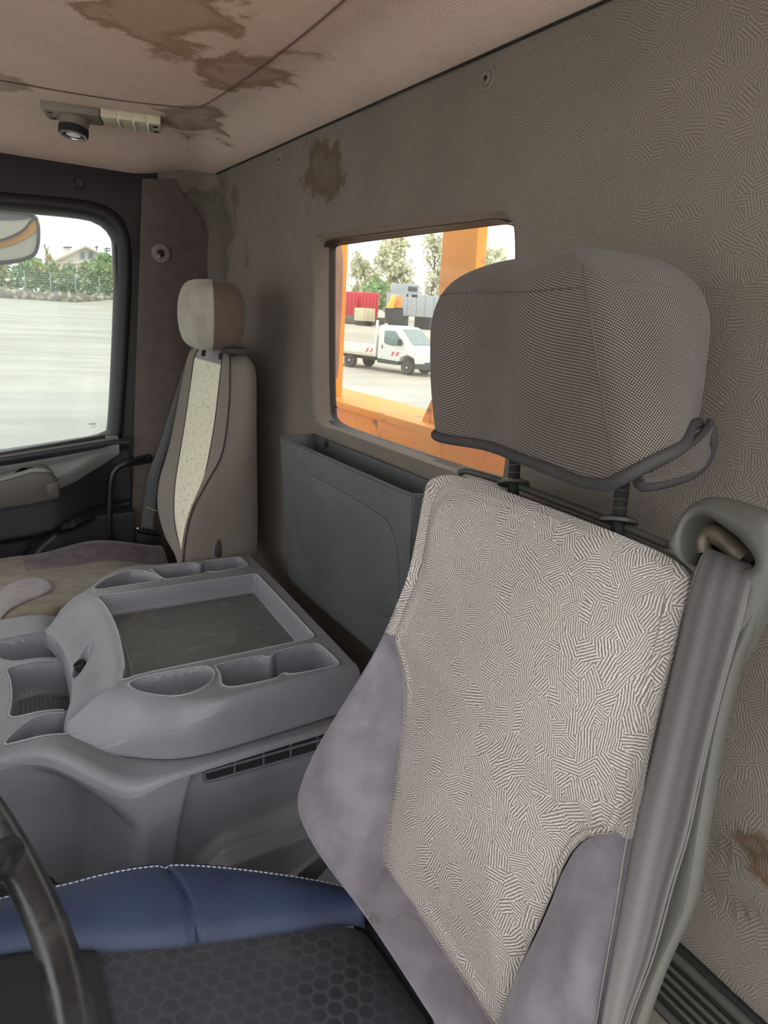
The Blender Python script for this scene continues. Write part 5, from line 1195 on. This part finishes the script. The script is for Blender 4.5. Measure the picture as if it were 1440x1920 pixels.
tree('orange autumn tree just left of the house gable', 92, 474, YH+11, 40, lg2, 800, 22)
tree('yellow leaved shrub tree at the left edge behind the mirror', 4, 498, YH+5, 34, lg4, 900, 23)
tree('green tree in front of the house wall', 122, 500, YH+5, 36, lg1, 1000, 24)
tree('orange leaved shrub in front of the house', 128, 496, YH+8, 20, lg2, 500, 27)
tree('tall light green tree right of the house gable', 192, 474, YH+5, 56, lg1, 1800, 25)
tree('green tree at the right end behind the door frame', 236, 482, YH+9, 60, lg1, 1200, 26)
tree('thin bare tree left of the house chimney', 85, 456, YH+16, 26, lg2, 260, 28, slim=True)
a, b = AY(-220, 505, YH), AY(420, 520, YH); nH = 9000; g_ = np.random.default_rng(5)
C_ = [np.array([x, YH, float(gz(x, YH))+.9+.9*(i % 3)]) for i, x in enumerate(np.linspace(a[0], b[0], 66))]
hz = float(gz(8, YH))
hd_ = leaves('hedge', C_, [[.7, .7, 1.0]]*len(C_), nH, .20, lgd, seed=6, shell=.3); tag(hd_, 'green hedge running behind the wire fence', 'hedge')
fe = empty('wire_fence', AY(100, 560, YH-1.2), 'pale green wire fence in front of the hedge', 'fence'); fm = m_plain('fence_green', rgb(150, 176, 160), .5, .4); ps_ = []
x0, x1 = a[0], b[0]; ztop = AY(100, 512, YH-1.2)[2]
for x in np.arange(x0, x1, 2.1): zg = float(gz(x, YH-1.2)); ps_.append(box('fence_post', (x, YH-1.2, (zg+ztop)/2), (.09, .09, ztop-zg), fm, bev=.01))
wr = [[(x0, YH-1.2, zq), (x1, YH-1.2, zq)] for zq in np.linspace(hz+.7, ztop, 9)]
ps_.append(tubes('wires', wr, .012, fm, n=4)); under(fe, *ps_)
t = NT('rubble_wall'); o_ = t.obj(); vr = t.n('TexVoronoi', {'Vector': o_, 'Scale': 2.2}); t.set(t.mix(t.ramp(vr.outputs['Distance'], .2, .6), t.mix(vr.outputs['Color'], rgb(205, 198, 182), rgb(176, 160, 130)), rgb(140, 134, 122)), .9, .2)
ztw = AY(100, 547, YH-2)[2]
nw = 160; xs_w = np.linspace(x0, x1, nw); g_ = np.random.default_rng(3); topz = ztw+.08*g_.normal(size=nw); rows = []
for yq, zq in [(YH-1.7, 0), (YH-2.05, 0), (YH-2.0, 1), (YH-1.7, 1), (YH-1.7, 0)]:
    rows.append(np.c_[xs_w, yq+.04*g_.normal(size=nw), np.where(zq, topz, gz(xs_w, YH-2)-.05)])
tag(grid('stone_wall', np.array(rows), t.m), 'low rubble stone wall along the far edge of the yard', 'wall')
# house
YHs = YH+14
ho = empty('house', AY(150, 550, YHs), 'white gabled house above the hedge with two dark windows', 'house')
hw = m_plain('house_render', rgb(240, 230, 222), .8, .2); hr = m_plain('house_roof', rgb(228, 214, 200), .8, .2); hwin = m_plain('house_window', rgb(116, 134, 156), .3, .5)
gb = [AY(u, v, YHs) for u, v in [(103, 560), (103, 486), (160, 462), (217, 486), (217, 560)]]
hs = [prism('house_wall', gb, (0, 9., 0), hw)]
for s_ in ([(96, 490), (160, 460), (160, 464), (98, 494)], [(160, 460), (226, 490), (224, 494), (160, 464)]): hs.append(prism('roof', [AY(u, v, YHs-.8) for u, v in s_], (0, 10.5, 0), hr, bev=.05))
for u in (155, 170): 
    wf = prism('window', [AY(u+du, v, YHs-.05) for du, v in [(-5.5, 486), (-5.5, 472), (5.5, 471), (5.5, 486)]], (0, -.08, 0), hw, bev=.01)
    pn = prism('pane', [AY(u+du, v, YHs-.15) for du, v in [(-4.2, 485), (-4.2, 473), (4.2, 472), (4.2, 485)]], (0, -.05, 0), hwin); pn.parent = wf; hs.append(wf)
hs.append(prism('chimney', [AY(u, v, YHs+2) for u, v in [(123, 482), (123, 464), (133, 464), (133, 480)]], (0, 1., 0), hw)); hs.append(prism('chimney_cap', [AY(u, v, YHs+1.8) for u, v in [(121, 464.5), (121, 462.5), (135, 462.5), (135, 464.5)]], (0, 1.4, 0), dk))
hs.append(tubes('antenna', [[AY(181, 476, YHs+3), AY(181, 461, YHs+3)], [AY(178, 464, YHs+3), AY(184, 463, YHs+3)], [AY(200, 480, YHs+3), AY(200, 464, YHs+3)], [AY(195, 467, YHs+3), AY(207, 466, YHs+3)], [AY(195, 471, YHs+3), AY(207, 470, YHs+3)]], .06, dk, n=5))
hs.append(prism('balcony_band', [AY(u, v, YHs-.3) for u, v in [(108, 494), (108, 490), (196, 490), (196, 494)]], (0, .3, 0), hw, bev=.02))
under(ho, *hs)
